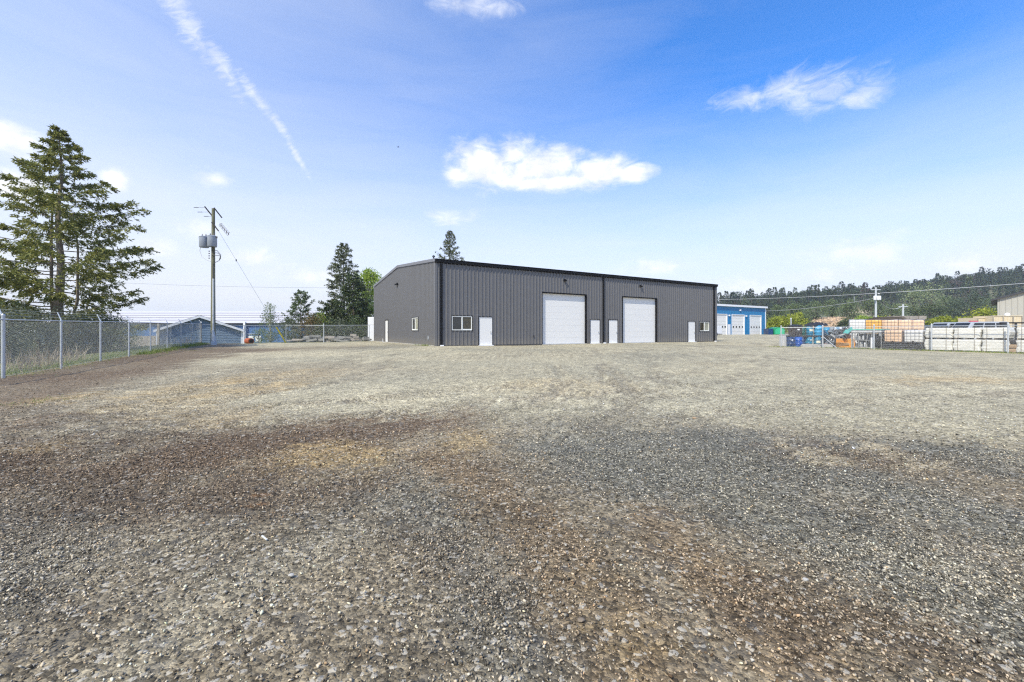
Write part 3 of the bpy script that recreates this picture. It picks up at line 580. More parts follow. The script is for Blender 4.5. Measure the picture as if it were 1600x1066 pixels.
def build_main():
    b = thing('metal_building', 'large charcoal ribbed metal workshop with two white overhead doors in the gravel yard', 'building', B0, BA)
    # openings on the front wall: px left, px right, top py, kind
    zt = lambda px, py: fz(px, py)
    big = [(ft(847.3), ft(915.5), zt(847.3, 457.5)), (ft(972.8), ft(1025.6), zt(972.8, 464))]
    man = [(ft(748.3), ft(768.8), zt(748.8, 495.4)), (ft(922), ft(936.6), zt(922, 499.6)), (ft(950.7), ft(964.4), zt(951, 500)), (ft(1074.8), ft(1085.4), zt(1075, 502.4))]
    win = [(ft(705.7), ft(737.3), fz(720, 516.3), fz(720, 494)), (ft(1092.6), ft(1107.6), fz(1100, 517.5), fz(1100, 503))]
    ops = [(a, c, -.1, d) for a, c, d in big]+[(a, c, -.1, d) for a, c, d in man]+win
    fr3 = lambda a, o, z: (a, -o, z)
    ribbed('front', .12, LF-.12, lambda x: H-.18, ops, fr3, M['panel'], b)
    gtop = lambda s: H-.06+RISE*(1-abs(s-LG_/2)/(LG_/2))
    gd = (gs(606.6), gs(602.2), -.1, gz(604, 500.6)); gw = (gs(653.8), gs(644.3), gz(649, 516.3), gz(649, 496.4))
    ribbed('gable', .12, LG_-.12, gtop, [gd, gw], lambda a, o, z: (-o, a, z), M['panel'], b, z0=.06)
    # rear and far walls, corner trims, foundation
    MB().box(.1, LG_-.05, -.3, LF-.1, LG_, H-.1).build('rear_wall', M['panel'], b)
    fw = MB(); n = len(fw.v)
    pts = [(0, -.0), (LG_, 0), (LG_, H-.06), (LG_/2, H-.06+RISE), (0, H-.06)]
    fw.v += [(LF-.02, p[0], p[1]) for p in pts]+[(LF-.1, p[0], p[1]) for p in pts]; fw.f += [(0, 1, 2, 3, 4), (9, 8, 7, 6, 5)]+[(i, i+5, (i+1) % 5+5, (i+1) % 5) for i in range(5)]
    fw.build('end_wall', M['panel'], b)
    for q in ((-.045, -.045, 0, .12, .0, H-.16), (-.045, .001, 0, -.001, .12, H-.06), (LF-.12, -.045, 0, LF+.045, .0, H-.16), (-.045, LG_-.12, .06, 0, LG_+.03, H-.06)): MB().box(*q).build('corner_trim', M['panel'], b)
    MB().box(-.01, .01, -.4, .03, LG_-.01, .058).build('foundation', M['conc'], b); MB().box(.031, .01, -.4, LF-.01, .04, -.012).build('foundation', M['conc'], b)
    xs = [.12]+sorted(e for o in ops if o[2] < 0 for e in o[:2])+[LF-.12]
    for i in range(0, len(xs), 2): MB().box(xs[i], -.05, -.02, xs[i+1], 0.0, .035).build('base_trim', M['dtrim'], b)
    # roof
    rf = MB(); o = .12; sl_ = RISE/(LG_/2)
    for sgn in (0, 1):
        y0, y1 = (-.1, LG_/2) if not sgn else (LG_/2, LG_+.1)
        za = H-.02 if not sgn else H-.02+RISE; zb = H-.02+RISE if not sgn else H-.02
        rf.quad((-.06, y0, za), (LF+.06, y0, za), (LF+.06, y1, zb), (-.06, y1, zb)); rf.quad((-.06, y0, za-.06), (-.06, y1, zb-.06), (LF+.06, y1, zb-.06), (LF+.06, y0, za-.06))
    rf.build('roof', M['roofm'], b)
    rkm = pmat('rake_grey', (.17, .17, .185), .45)
    for xa in (-.085, LF+.05):
        for (y0, z0), (y1, z1) in (((-.1, H-.01), (LG_/2, H-.01+RISE)), ((LG_/2, H-.01+RISE), (LG_+.1, H-.01))):
            rk = MB(); n = 0; rk.v += [(x, y, z+d) for x in (xa, xa+.035) for (y, z) in ((y0, z0), (y1, z1)) for d in (-.2, .02)]
            rk.f += [tuple(n+q for q in f) for f in ((0, 1, 3, 2), (4, 6, 7, 5), (0, 2, 6, 4), (1, 5, 7, 3), (0, 4, 5, 1), (2, 3, 7, 6))]; rk.build('rake_trim', rkm, b)
    gt = MB(); gt.box(-.05, -.17, H-.24, LF+.05, -.045, H-.02); gt.box(-.05, -.19, H-.05, LF+.05, -.17, H+.0); gt.box(-.05, -.045, H-.3, LF+.05, -.0, H-.06); gt.build('gutter', M['black'], b)
    MB().box(-.05, LG_+.03, H-.2, LF+.05, LG_+.16, H-.03).build('gutter', M['black'], b)
    # downspouts with splash blocks
    for px in (688.8, 942, 1114.6):
        a = ft(px); d = MB(); d.box(a-.055, -.14, .1, a+.055, -.04, H-.22); d.path([(a, -.09, .16), (a, -.11, .06), (a, -.22, .0)], .05, 6); d.build('downspout', M['black'], b)
        k = MB(); k.box(a-.13, -.34, -.1, a+.13, -.16, .07, .02); k.build('drain_stub', M['white'], b, bev=.015)
    # overhead doors: 14 inch deep recess, horizontal sections
    for a, c_, zt_ in big:
        rec = MB(); rec.box(a-.06, -.05, 0, a, .36, zt_+.07); rec.box(c_, -.05, 0, c_+.06, .36, zt_+.07); rec.box(a, -.05, zt_, c_, .36, zt_+.07)
        d = rec.build('overhead_door', M['black'], b); ns = 8; hh = (zt_-.02)/ns
        for i in range(ns):
            sct = MB(); sct.box(a+.003, .17, .01+i*hh, c_-.003, .21, .01+(i+1)*hh-.003)
            sct.build('door_section', M['door'], d, bev=.004)
        sl2 = MB(); sl2.box(a-.03, -.12, -.15, c_+.03, .16, .012); sl2.build('door_sill', M['conc'], d)
        MB().box(a+.002, .165, -.01, c_-.002, .215, .035).build('bottom_seal', M['conduit'], d)
    for i, (a, c_, zt_) in enumerate(man):
        fr = MB(); fr.box(a-.03, -.045, 0, a, .06, zt_+.05); fr.box(c_, -.045, 0, c_+.03, .06, zt_+.05); fr.box(a, -.045, zt_, c_, .06, zt_+.05)
        d = MB().box(a+.004, -.005, .012, c_-.004, .04, zt_-.003).build('door', M['door'], b, bev=.003); fr.build('door_frame', M['black'], d)
        wf = MB(); wf.box(a+.004, -.012, .012, a+.04, -.005, zt_-.003); wf.box(c_-.04, -.012, .012, c_-.004, -.005, zt_-.003); wf.box(a+.04, -.012, zt_-.045, c_-.04, -.005, zt_-.003); wf.build('door_jamb', M['white'], d)
        hx = c_-.13; MB().cbox((hx, -.02, 1.0), .05, .02, .14).tube((hx, -.03, 1.0), (hx, -.07, 1.0), .012).tube((hx-.11, -.07, 1.0), (hx+.01, -.07, 1.0), .011).build('handle', M['galv'], d)
        [MB().tube((a+.004, -.03, z), (a+.004, -.03, z+.1), .012).build('hinge', M['galv'], d) for z in (.25, zt_/2, zt_-.35)]
        MB().box(a-.05, -.2, -.1, c_+.05, .0, .010).build('threshold', M['white'], d)
    sash_window(b, *win[0], 'x', ('glassd', 'glasso')); sash_window(b, *win[1], 'x', ('glasso', 'glassp'))
    sash_window(b, *gw, 'y', ('glassp', 'glassd'))
    a, c_, _, zt_ = gd; d = MB().box(.0, a+.004, .02, .04, c_-.004, zt_-.003).build('door', M['door'], b); fr = MB(); fr.box(-.045, a-.06, .0, .06, a, zt_+.06); fr.box(-.045, c_, .0, .06, c_+.06, zt_+.06); fr.box(-.045, a, zt_, .06, c_, zt_+.06); fr.build('door_frame', M['black'], d)
    MB().cbox((-.03, a+.14, 1.0), .04, .05, .14).tube((-.05, a+.14, 1), (-.05, a+.26, 1), .012).build('handle', M['galv'], d)
    MB().box(-.25, a-.1, -.15, -.0, c_+.1, .02).build('threshold', M['conc'], d)
    for px, py in ((881.7, 438.8), (1000, 447.6)):
        a, z = ft(px), fz(px, py); l = MB(); l.cbox((a, -.06, z+.03), .2, .06, .2); l.cbox((a, -.14, z), .24, .18, .1, rx=.35); o_ = l.build('wall_light', M['black'], b, bev=.01); MB().cbox((a, -.15, z-.06), .16, .1, .012, rx=.35).build('lens', M['frame'], o_)
    s_, z = gs(621.6), gz(621.6, 444.3); l = MB(); l.cbox((-.06, s_, z+.03), .06, .2, .2); l.cbox((-.15, s_, z), .2, .5, .1, ry=-.3); l.build('wall_light', M['black'], b, bev=.01)
    # small fittings: outlets, hose bib, roof vent
    s_, z = gs(670.4), gz(670.4, 527.8); MB().cbox((-.05, s_, z), .06, .14, .2).cbox((-.075, s_, z-.14), .04, .05, .06).build('outlet_box', M['galv'], b)
    a, z = ft(833), fz(833, 525); MB().cbox((a, -.055, z), .12, .06, .12).build('outlet_box', M['dtrim'], b)
    s_ = gs(600.3); MB().tube((-.12, s_, -.2), (-.12, s_, .35), .03).build('vent_stub', M['white'], b)
    x, y = .45, gs(668.5); zr = H+sl_*y; MB().lathe([(.05, 0), (.05, .28), (.11, .28), (.11, .36), (.03, .42)], (x, y, zr-.02), 10).build('roof_vent', M['dtrim'], b)
    return b
build_main()

# white locker behind the rear corner
x, y = at(580.5, 48.6); e = thing('storage_locker', 'tall white metal locker at the rear left corner of the charcoal building', 'locker', (x, y, .42), R(4))
MB().box(-.42, 0, 0, .55, 1.0, 2.78).build('cabinet', M['white'], e, bev=.02); MB().box(-.40, -.025, .06, .53, -.003, 1.86).build('door', M['white'], e); MB().box(-.40, -.025, 1.9, .53, -.003, 2.72).build('upper_door', M['white'], e)
MB().box(-.44, -.03, -.12, .57, 1.02, -.002).build('plinth', M['conc'], e)

# ------------------------------------------------------------------ chain-link fences
def chainlink(label, pts, arms=None, Hf=1.83, terminal=(), brace=None, strands=3, rp=.03, armdir=None):
    """pts: ground points (x,y); one post per point; mesh panel per bay"""
    root = thing('chain_link_fence', label, 'fence', (pts[0][0], pts[0][1], T(*pts[0]))); o3 = Vector(root.location)
    G3 = [Vector((x, y, T(x, y)))-o3 for x, y in pts]; up = Vector((0, 0, 1))
    for i, g in enumerate(G3):
        big = i in terminal; r_ = .048 if big else rp; top = Hf+(.12 if big else -.03)
        p = MB(); p.lathe([(r_, -.3), (r_, top), (r_*1.15, top), (r_*1.15, top+.02), (r_*.6, top+.06)], g, 10).build('post', M['galv'], root, True)
        if armdir is not None and (arms is None or i in arms):
            a = g+up*(Hf-.02); MB().path([a, a+up*.06, a+up*.36+Vector(armdir)*.33], [.02, .02, .014], 5).build('arm', M['galv'], root)
    for i in range(len(G3)-1):
        a, b = G3[i], G3[i+1]
        MB().tube(a+up*Hf, b+up*Hf, .021, n=8).build('top_rail', M['galv'], root, True)
        L = (b-a).length; s = .0707; V, Fq = [], []; w = .0019 if armdir is not None else .0013; z0 = .04; hh = Hf-.05-z0; d = (b-a)/L; nrm = Vector((-d.y, d.x, 0)).normalized()
        def add(s0, q0, s1, q1, off):
            p0 = a+(b-a)*(s0/L)+up*(z0+q0)+nrm*off; p1 = a+(b-a)*(s1/L)+up*(z0+q1)+nrm*off; dd = (p1-p0).normalized(); e1 = dd.cross(nrm).normalized()*w; e2 = nrm*w; n = len(V)
            for pp in (p0, p1): V.extend([pp+e1, pp-e1*.5+e2*.87, pp-e1*.5-e2*.87])
            Fq.extend([(n, n+1, n+4, n+3), (n+1, n+2, n+5, n+4), (n+2, n, n+3, n+5)])
        k = -hh
        while k < L:
            s0 = max(0, k); s1 = min(L, k+hh)
            if s1-s0 > .02: add(s0, s0-k, s1, s1-k, .002); add(s0, hh-(s0-k), s1, hh-(s1-k), -.002)
            k += s
        npmesh('mesh_panel', np.array([tuple(v_) for v_ in V]), np.array(Fq), M['wire'], root)
        if armdir is not None and strands:
            wr = MB()
            for q in range(strands):
                f_ = (q+1)/strands; o_ = up*(Hf+.04+.30*f_)+Vector(armdir)*.33*f_; wr.path([a+o_, (a+b)/2+o_-up*.01, b+o_], .0035, 3, False)
            wr.build('barbed_wire', M['wire'], root)
        bw = MB(); bw.path([a+up*.05, b+up*.05], .0035, 3, False); bw.build('tension_wire', M['wire'], root)
    if brace:
        for a, b in brace: MB().tube(Vector(a)-o3, Vector(b)-o3, .026).build('brace', M['galv'], root)
    return root
d_ = Vector((12.2, 25)).normalized(); LPT = [(-15.9+(-1)*d_.x*(i-1)*3.48, 13.2+d_.y*(i-1)*3.48) for i in range(10)]
chainlink('galvanised chain-link fence with angled barbed-wire arms along the left side of the yard', LPT, armdir=(-.9, .44, 0), terminal=(1, 9), rp=.036)
cx, cy = LPT[-1]
BPT = [(cx, cy), at(382, 41.6), at(447, 43.6), at(506, 44.2), at(577, 46.3)]
chainlink('low galvanised chain-link fence across the back from the utility pole to the charcoal building', BPT, terminal=(0, 3), armdir=None, Hf=1.78)
def RF(px, off=0.0):
    """point on the right fence line at picture column px, off metres behind it"""
    u = (px-800)/F; Z = 46.3/(u+.5); x = 46.3-.5*Z
    return x+.894*off, Z+.447*off
RA = math.atan2(-.894, .447)   # along fence, far to near
RPT = [RF(1285.6), RF(1365.6), RF(1455.5), RF(1575), (RF(1575)[0]+.447*3.7, RF(1575)[1]-.894*3.7), (RF(1575)[0]+.447*7.4, RF(1575)[1]-.894*7.4)]
g0 = at(1220.4, 39.4); b0 = Vector((*RPT[0], T(*RPT[0])))
chainlink('galvanised chain-link fence in front of the wrapped bundles and caged tanks at right', RPT, terminal=(0, 1, 2, 3), brace=[(b0+Vector((0, 0, 1.0)), (RF(1309)[0]-.15, RF(1309)[1]-.1, T(*RF(1309))+.02))])
chainlink('short chain-link fence return in front of the stacked blue drums', [g0, RPT[0]], terminal=(0,), Hf=1.83)
x, y = at(1236, 44); e = thing('gate_post', 'lone pale gate post rising behind the navy plastic drums', 'post', (x, y, T(x, y))); MB().lathe([(.06, -.2), (.06, 2.75), (.075, 2.76), (.04, 2.84)], n=10).build('post', M['galv'], e, True)

# ------------------------------------------------------------------ utility poles and lines
def ring(c, r, a0, a1, n, tilt=Vector((1, 0, 0))):
    return [c+tilt*(r*cos(a0+(a1-a0)*i/n))+Vector((0, 0, 1))*(r*sin(a0+(a1-a0)*i/n)) for i in range(n+1)]
def build_pole():
    Z = 37; x, y = at(333, Z); g = T(x, y); e = thing('utility_pole', 'tall weathered wooden utility pole with two grey transformers inside the left fence', 'utility pole', (x, y, g)); s = Z/F
    hz = lambda py: zof(py, Z)-g; wx = lambda px: (px-333)*s
    MB().path([(0, 0, -1), (0, 0, hz(450)), (.02, 0, hz(326))], [.2, .16, .125], 12).build('pole', M['pole'], e, True)
    for px, yy, dy in ((328.3, -.2, 0), (338, .18, 0)):   # crossarms pointing nearly along the view
        MB().tube((wx(px)-.16, yy-.25, hz(325)), (wx(px)+.2, yy+.25, hz(338.5)), .055, n=4).build('crossarm', M['barkd'], e)
    MB().tube((.0, -.2, hz(348)), (.42, .1, hz(361)), .05, n=4).build('crossarm', M['barkd'], e)
    for k, (py, px) in enumerate(((327, 309), (332, 309.5), (336.7, 314))):
        a = Vector((wx(328), -.5+.4*k, hz(py))); b = Vector((wx(px), -.5+.4*k, hz(py))); iw = MB()
        for q in range(6): iw.lathe([(.03, 0), (.055, .02), (.03, .04)], (b.x+.1+q*.06, b.y, b.z-.02), 6)
        iw.tube(a, b, .012, n=4); iw.build('dead_end_insulator', M['insul'], e)
    for k in range(5):
        mb = MB(); c = Vector((.55+.13*k, .2+.05*k, hz(351+3.2*k))); mb.path(ring(c, .16, .3, 4.6, 7), .016, 4); mb.lathe([(.03, -.1), (.05, 0), (.03, .1)], c, 6); mb.build('fuse_cutout', M['insul'], e)
    for px, dy, w in ((319.6, -.05, .37), (335.6, -.32, .36)):
        c = (wx(px), dy, hz(387)); hh = 17.5*s
        t = MB().lathe([(w*.93, 0), (w, .04), (w, hh*.9), (w*1.04, hh*.9), (w*1.04, hh*.94), (w*.7, hh)], c, 18).build('transformer', M['can'], e, True)
        for q in (-.16, .16):
            MB().lathe([(.035, 0), (.06, .04), (.035, .08), (.06, .12), (.03, .16), (.02, .22)], (c[0]+q, c[1], c[2]+hh*.98), 8).build('bushing', M['insul'], t)
        MB().cbox((c[0]+(.3 if px > 325 else -.3)*1.2, c[1], c[2]+hh*.86), .16, .1, .12).build('terminal', M['insul'], t)
        MB().cbox((c[0]*.5, .02+c[1]*.5, c[2]+hh*.6), abs(c[0])+.05, .08, .1).build('bracket', M['dtrim'], t)
    MB().path([(wx(314.5), -.05, hz(385)), (wx(313.5), -.1, hz(392)), (wx(317), -.15, hz(401)), (wx(325), -.15, hz(407)), (wx(331), -.12, hz(409))], .022, 5, False).build('drip_loop', M['cablel'], e)
    for k in range(3): MB().path([(.0, -.18, hz(391+4*k)), (wx(342+k*2), -.22, hz(392.5+4*k)), (wx(348), -.24, hz(399+2.5*k)), (wx(345), -.22, hz(408)), (wx(338), -.17, hz(411)), (wx(334.5), -.16, hz(414))], .024, 5, False).build('drip_loop', M['cable'], e)
    for k in range(4): MB().lathe([(.04, -.05), (.055, 0), (.04, .05)], (wx(328), -.1, hz(393+3.6*k)), 7).build('spool_insulator', M['insul'], e)
    MB().path([(.13, -.16, -.1), (.13, -.16, hz(436))], .075, 10).build('conduit', M['conduit'], e, True)
    MB().path([(.13, -.16, hz(436)), (.13, -.16, hz(414))], .035, 6).build('cable_riser', M['cable'], e)
    MB().path([(.2, -.2, -.1), (.2, -.2, .3), (.13, -.2, 1.3)], [.24, .2, .09], 10).build('conduit_guard', M['conduit'], e, True)
    ax, ay = at(446.5, 42.4); ag = Vector((ax, ay, T(ax, ay)))-Vector((x, y, g)); tp = Vector((.12, .1, hz(352))); gw = ag-tp
    MB().path([tp, ag], .012, 4).build('guy_wire', M['wire'], e); MB().lathe([(.04, -.1), (.06, 0), (.04, .1)], tp+gw*.27, 6).build('guy_insulator', M['insul'], e)
    MB().path([ag-gw*.15, ag], .07, 8).build('guy_guard', M['yellow'], e, True)
build_pole()

def wireline(label, a, b, sag, r, mat, name='power_line'):
    a, b = Vector(a), Vector(b); pts = []
    for i in range(15): t = i/14; p = a.lerp(b, t)-a; p.z -= sag*4*t*(1-t); pts.append(p)
    o = MB().path(pts, r, 4, False).build(name, M[mat]); o.location = a; tag(o, label, 'power line'); return o
def P3(px, py, Z): return (*at(px, Z), zof(py, Z))
wireline('pale overhead power line running in front of the dark wooded hill', P3(1060, 468, 190), P3(1680, 437, 75), 1.2, .055, 'cablel')
wireline('thin grey overhead line below the pale one, towards the pole with transformers', P3(1195, 486, 170), P3(1369, 466, 118), .8, .05, 'cablel')
wireline('sagging bright cable between the two far utility poles', P3(1370, 466, 118), P3(1411, 478, 122), 1.8, .05, 'cablel')
wireline('faint overhead line behind the tall wooden utility pole', P3(150, 440, 95), P3(640, 449, 95), .6, .018, 'cable')

# ------------------------------------------------------------------ buildings on the left
def long_building():
    Z = 66; e = thing('long_building', 'long low navy building with pale seamed metal roof beyond the left fence', 'building', (*at(100, Z), -1.0)); x0 = at(60, Z)[0]-at(100, Z)[0]; x1 = at(478, Z)[0]-at(100, Z)[0]
    ze = zof(505, Z)+1.0; zr = zof(486.5, 78)+1.0
    MB().box(x0, 0, 0, x1, 24, ze-.05).build('wall', M['navy'], e)
    MB().box(x0-.3, -.35, ze-.2, x1+.3, -.3, ze).build('fascia', M['dtrim'], e)
    n = 5
    for i in range(n):
        t0, t1 = i/n, (i+1)/n; p = MB(); ya, yb = -.35+12.35*t0, -.35+12.35*t1; za, zb = ze+(zr-ze)*t0, ze+(zr-ze)*t1
        p.v += [(x0-.4, ya, za), (x1+.4, ya, za), (x1+.4, yb, zb), (x0-.4, yb, zb), (x0-.4, ya, za-.07), (x1+.4, ya, za-.07), (x1+.4, yb, zb-.07), (x0-.4, yb, zb-.07)]
        p.f += [(0, 1, 2, 3), (7, 6, 5, 4), (0, 4, 5, 1), (1, 5, 6, 2), (2, 6, 7, 3), (3, 7, 4, 0)]; p.build('roof_strip', M['lroof'], e)
        if i: MB().tube((x0-.4, ya, za+.03), (x1+.4, ya, za+.03), .06, n=4).build('roof_seam', M['seam'], e)
    MB().quad((x0-.4, 12, zr), (x1+.4, 12, zr), (x1+.4, 24.4, ze), (x0-.4, 24.4, ze)).build('rear_roof', M['lroof'], e)
    for px in (392, 404):
        xx = at(px, Z)[0]-at(100, Z)[0]; MB().box(xx-.45, -.06, 1.0, xx+.45, -.01, 1.9).build('window', M['frame'], e)
    xx = at(391, Z)[0]-at(100, Z)[0]; MB().box(xx-1.6, -.1, 2.15, xx+1.6, -.02, 2.23).build('rail', M['white'], e)
    xx = at(384.6, Z)[0]-at(100, Z)[0]; MB().box(xx-.15, -.5, 0, xx+.15, -.2, ze+.2).build('downspout', M['white'], e)
long_building()
def shed():
    Z = 50; e = thing('gable_shed', 'slate blue shed with white trimmed gable roof behind the utility pole', 'shed', (*at(312, Z), -.9), R(32)); s = Z/F; X0 = at(312, Z)[0]; X = lambda px: ((px-800)/F*Z-X0)/(cos(R(32))-(px-800)/F*sin(R(32)))
    zz = lambda py: zof(py, Z)+.9; xl, xr = X(246), X(378.5); za, ze = zz(492.5), zz(515.5)
    xl0, xr0 = X(240.5), X(383.5); slope = (za-ze)/(0-xl0); zw = lambda x: za-.12-(abs(x)*slope)
    n = 20   # lap siding boards across the gable
    zb = 0; k = 0
    while zb < za-.2:
        zt_ = min(zb+.2, za-.18); hw = lambda z, w: min(w, (za-.16-z)/slope)
        a0, a1 = -hw(zb, -xl), hw(zb, xr); b0_, b1 = -hw(zt_, -xl), hw(zt_, xr)
        m = MB(); m.quad((a0, -.03, zb), (a1, -.03, zb), (b1, 0, zt_), (b0_, 0, zt_)); m.quad((a0, 0, zb), (a1, 0, zb), (a1, -.03, zb), (a0, -.03, zb)); m.build('siding_board', M['slate'], e); zb += .2
    MB().box(xl, .01, 0, xr, 8, zw(xl)-.05).build('wall', M['slate'], e)
    for sg, xe in ((-1, xl0), (1, xr0)):
        m = MB(); t = .16
        m.v += [(0, -.35, za), (xe, -.35, ze), (xe, 8.2, ze), (0, 8.2, za), (0, -.35, za-t), (xe, -.35, ze-t), (xe, 8.2, ze-t), (0, 8.2, za-t)]
        m.f += [(0, 1, 2, 3), (7, 6, 5, 4), (1, 5, 6, 2), (2, 6, 7, 3), (0, 3, 7, 4)]; m.build('roof', M['dtrim'], e)
        f_ = MB(); f_.v += [(0, -.40, za-.03), (xe, -.40, ze-.03), (xe, -.40, ze-.30), (0, -.40, za-.30), (0, -.352, za-.03), (xe, -.352, ze-.03), (xe, -.352, ze-.30), (0, -.352, za-.30)]; f_.f += [(0, 1, 2, 3), (4, 7, 6, 5), (0, 4, 5, 1), (3, 2, 6, 7), (1, 5, 6, 2)]; f_.build('barge_board', M['white'], e)
    for xx in (xl, xr): MB().box(xx-.13, -.06, 0, xx+.13, .0, zw(xl)-.1).build('corner_board', M['white'], e)
    MB().box(xr+.01, .1, 0, xr+.05, 8, zw(xr)-.1).build('side_wall', M['conduit'], e)
shed()
x, y = at(217, 44); e = thing('board_screen', 'low weathered grey board screen by the navy building seen through the left fence', 'screen', (x, y, T(x, y)-.1), R(10))
for k in range(9): MB().box(-2.2+k*.42, -.02-.006*(k % 2), 0, -2.2+k*.42+.41, .01, 1.78+.02*(k % 3)).build('board', M['woodg'], e)
MB().box(1.72, -.1, -.1, 1.9, .1, 3.1).build('post', M['woodg'], e)
x, y = at(386, 41.0); e = thing('rusty_drum', 'rust red drum lying on its side by the back fence', 'drum', (x, y, T(x, y)+.25), R(60))
o = MB().lathe([(.26, 0), (.29, .02), (.29, .28), (.30, .3), (.29, .32), (.29, .7), (.25, .72)], n=18).build('body', M['rust'], e, True); o.rotation_euler = (R(90), 0, 0); o2 = MB().lathe([(.2, .725), (.2, .735)], n=14).build('opening', M['dark'], e); o2.rotation_euler = (R(90), 0, 0)
# rubble along the back fence
for i, (px, py, w, h_, mt, lb) in enumerate(((462, 535, 1.6, .22, 'wood', 'pale timber offcuts lying left of the flat slab pile at the back fence'), (484, 533.5, 2.2, .5, 'conc', 'grey concrete slab leaning behind the back fence post'), (500, 533, 1.8, .55, 'conc', 'thick grey slab with broken edge right of the leaning slab'), (521, 533, 1.4, .42, 'wood', 'brown plank bundle between two slab piles at the back fence'), (541, 533.5, 2.4, .35, 'conc', 'long low concrete rubble heap at the foot of the spruces'), (556, 533.5, 1.1, .55, 'woodg', 'grey broken pallet tipped up near the white locker'), (571, 534, 1.0, .3, 'conc', 'small rubble heap beside the white locker'))):
    Z = 46.5; x, y = at(px, Z); e = thing('rubble_pile', lb, 'rubble', (x, y, T(x, y)), R(5*i)); r = random.Random(i)
    for k in range(4): MB().cbox((r.uniform(-.3, .3)*w, r.uniform(-.3, .3), .1+h_*k*.34), w*r.uniform(.5, 1), r.uniform(.3, .7), h_*.45, r.uniform(-.3, .3), r.uniform(-.12, .12), r.uniform(-.15, .15)).build('slab' if mt == 'conc' else 'plank', M['rubb'] if mt == 'conc' else M['woodg'], e)

# ------------------------------------------------------------------ blue building, far right
def blue_building():
    C0 = Vector((58.2, 97.0, T(58.2, 97.0)-.02)); e = thing('blue_building', 'bright blue metal shop with white overhead doors behind the charcoal building', 'building', C0, BA); hh = zof(482.0, 97)-C0.z
    # local x<0 runs back left along the front
    def a(px): u = (px-800)/F; return -((58.2-u*97.0)/(.864-.502*u)) if False else (u*97.0-58.2)/(.864-.502*u)
    def z(px, py): return (HY-py)/F*(97.0+.502*a(px))+EYE-C0.z
    doors = [(a(1118), a(1135.6)), (a(1143.8), a(1162.6)), (a(1172), a(1188.8))]; zt_ = 4.25
    ops = [(d0, d1, -.1, zt_) for d0, d1 in doors]
    ribbed('front', -30, -.1, lambda x: hh, ops, lambda a_, o, q: (a_, -o, q), M['blue'], e, pitch=.61, depth=.04)
    MB().box(-30, .3, 0, -.02, 22, hh-.05).build('shell', M['blue'], e)
    MB().box(-30.2, -.35, hh, .35, 22.3, hh+.4).build('roof', M['white'], e); MB().box(-.12, -.07, 0, .12, -.0, hh-.01).build('corner_trim', M['white'], e)
    for d0, d1 in doors:
        f_ = MB(); f_.box(d0-.12, -.08, 0, d0, .1, zt_+.12); f_.box(d1, -.08, 0, d1+.12, .1, zt_+.12); f_.box(d0, -.08, zt_, d1, .1, zt_+.12); f = f_.build('overhead_door', M['white'], e)
        for k in range(6): MB().box(d0, .05, k*zt_/6, d1, .09, (k+1)*zt_/6-.02).build('door_section', M['door'], f)
        for k in range(4):
            c = d0+(d1-d0)*(k+.5)/4; MB().cbox((c, .035, 1.68), .4, .03, .34).build('pane', M['glassd'], f)
    a0, a1 = a(1137.0), a(1141.0); d = MB().box(a0, -.06, .02, a1, -.045, 2.2).build('door', M['white'], e)
    for px, py in ((1139, 493), (1165.5, 494), (1156, 484.8)): MB().cbox((a(px), -.12, z(px, py)), .34, .2, .3).build('wall_light', M['labelw'], e)
blue_building()
x, y = at(1117, 74); e = thing('utility_trailer', 'white boxy utility trailer parked before the blue building, half hidden by the charcoal one', 'trailer', (x, y, T(x, y)), BA)
MB().box(-2.2, 0, .4, 2.0, 1.9, 1.75).build('box', M['white'], e, bev=.04); MB().box(-2.3, -.02, .28, 2.1, 1.92, .38).build('chassis', M['dark'], e)
for k in (-.5, .4):
    w_ = MB().lathe([(.2, -.11), (.33, -.1), (.34, 0), (.33, .1), (.2, .11)], n=14).build('wheel', M['tyre'], e, True, (k, .05, .34)); w_.rotation_euler = (R(90), 0, 0)
x, y = at(1218, 91); e = thing('domed_bin', 'green round-lidded recycling bin with dark end, right of the blue building', 'bin', (x, y, T(x, y)), R(-8)); b = MB(); n = 14
prof = [(-1.05, 0), (-1.1, .9)]+[(1.1*cos(pi-pi*k/8), .9+.72*sin(pi*k/8)) for k in range(1, 8)]+[(1.1, .9), (1.05, 0)]
def extr(prof, y0, y1, mb=None):
    mb = mb or MB(); n0 = len(mb.v); k = len(prof); mb.v += [(p[0], y0, p[1]) for p in prof]+[(p[0], y1, p[1]) for p in prof]
    mb.f += [tuple(n0+i for i in range(k)), tuple(n0+k+i for i in reversed(range(k)))]+[(n0+i, n0+k+i, n0+k+(i+1) % k, n0+(i+1) % k) for i in range(k)]; return mb
extr(prof, 0, 3.0).build('body', M['grn'], e); extr([(p[0]*.8, .1+p[1]*.8) for p in prof], -.05, -.01).build('end_panel', pmat('green_end', (.03, .4, .2), .5), e); MB().box(-2.1, .3, 0, -1.15, 2.6, 1.3).build('winch_box', M['dblue'], e)

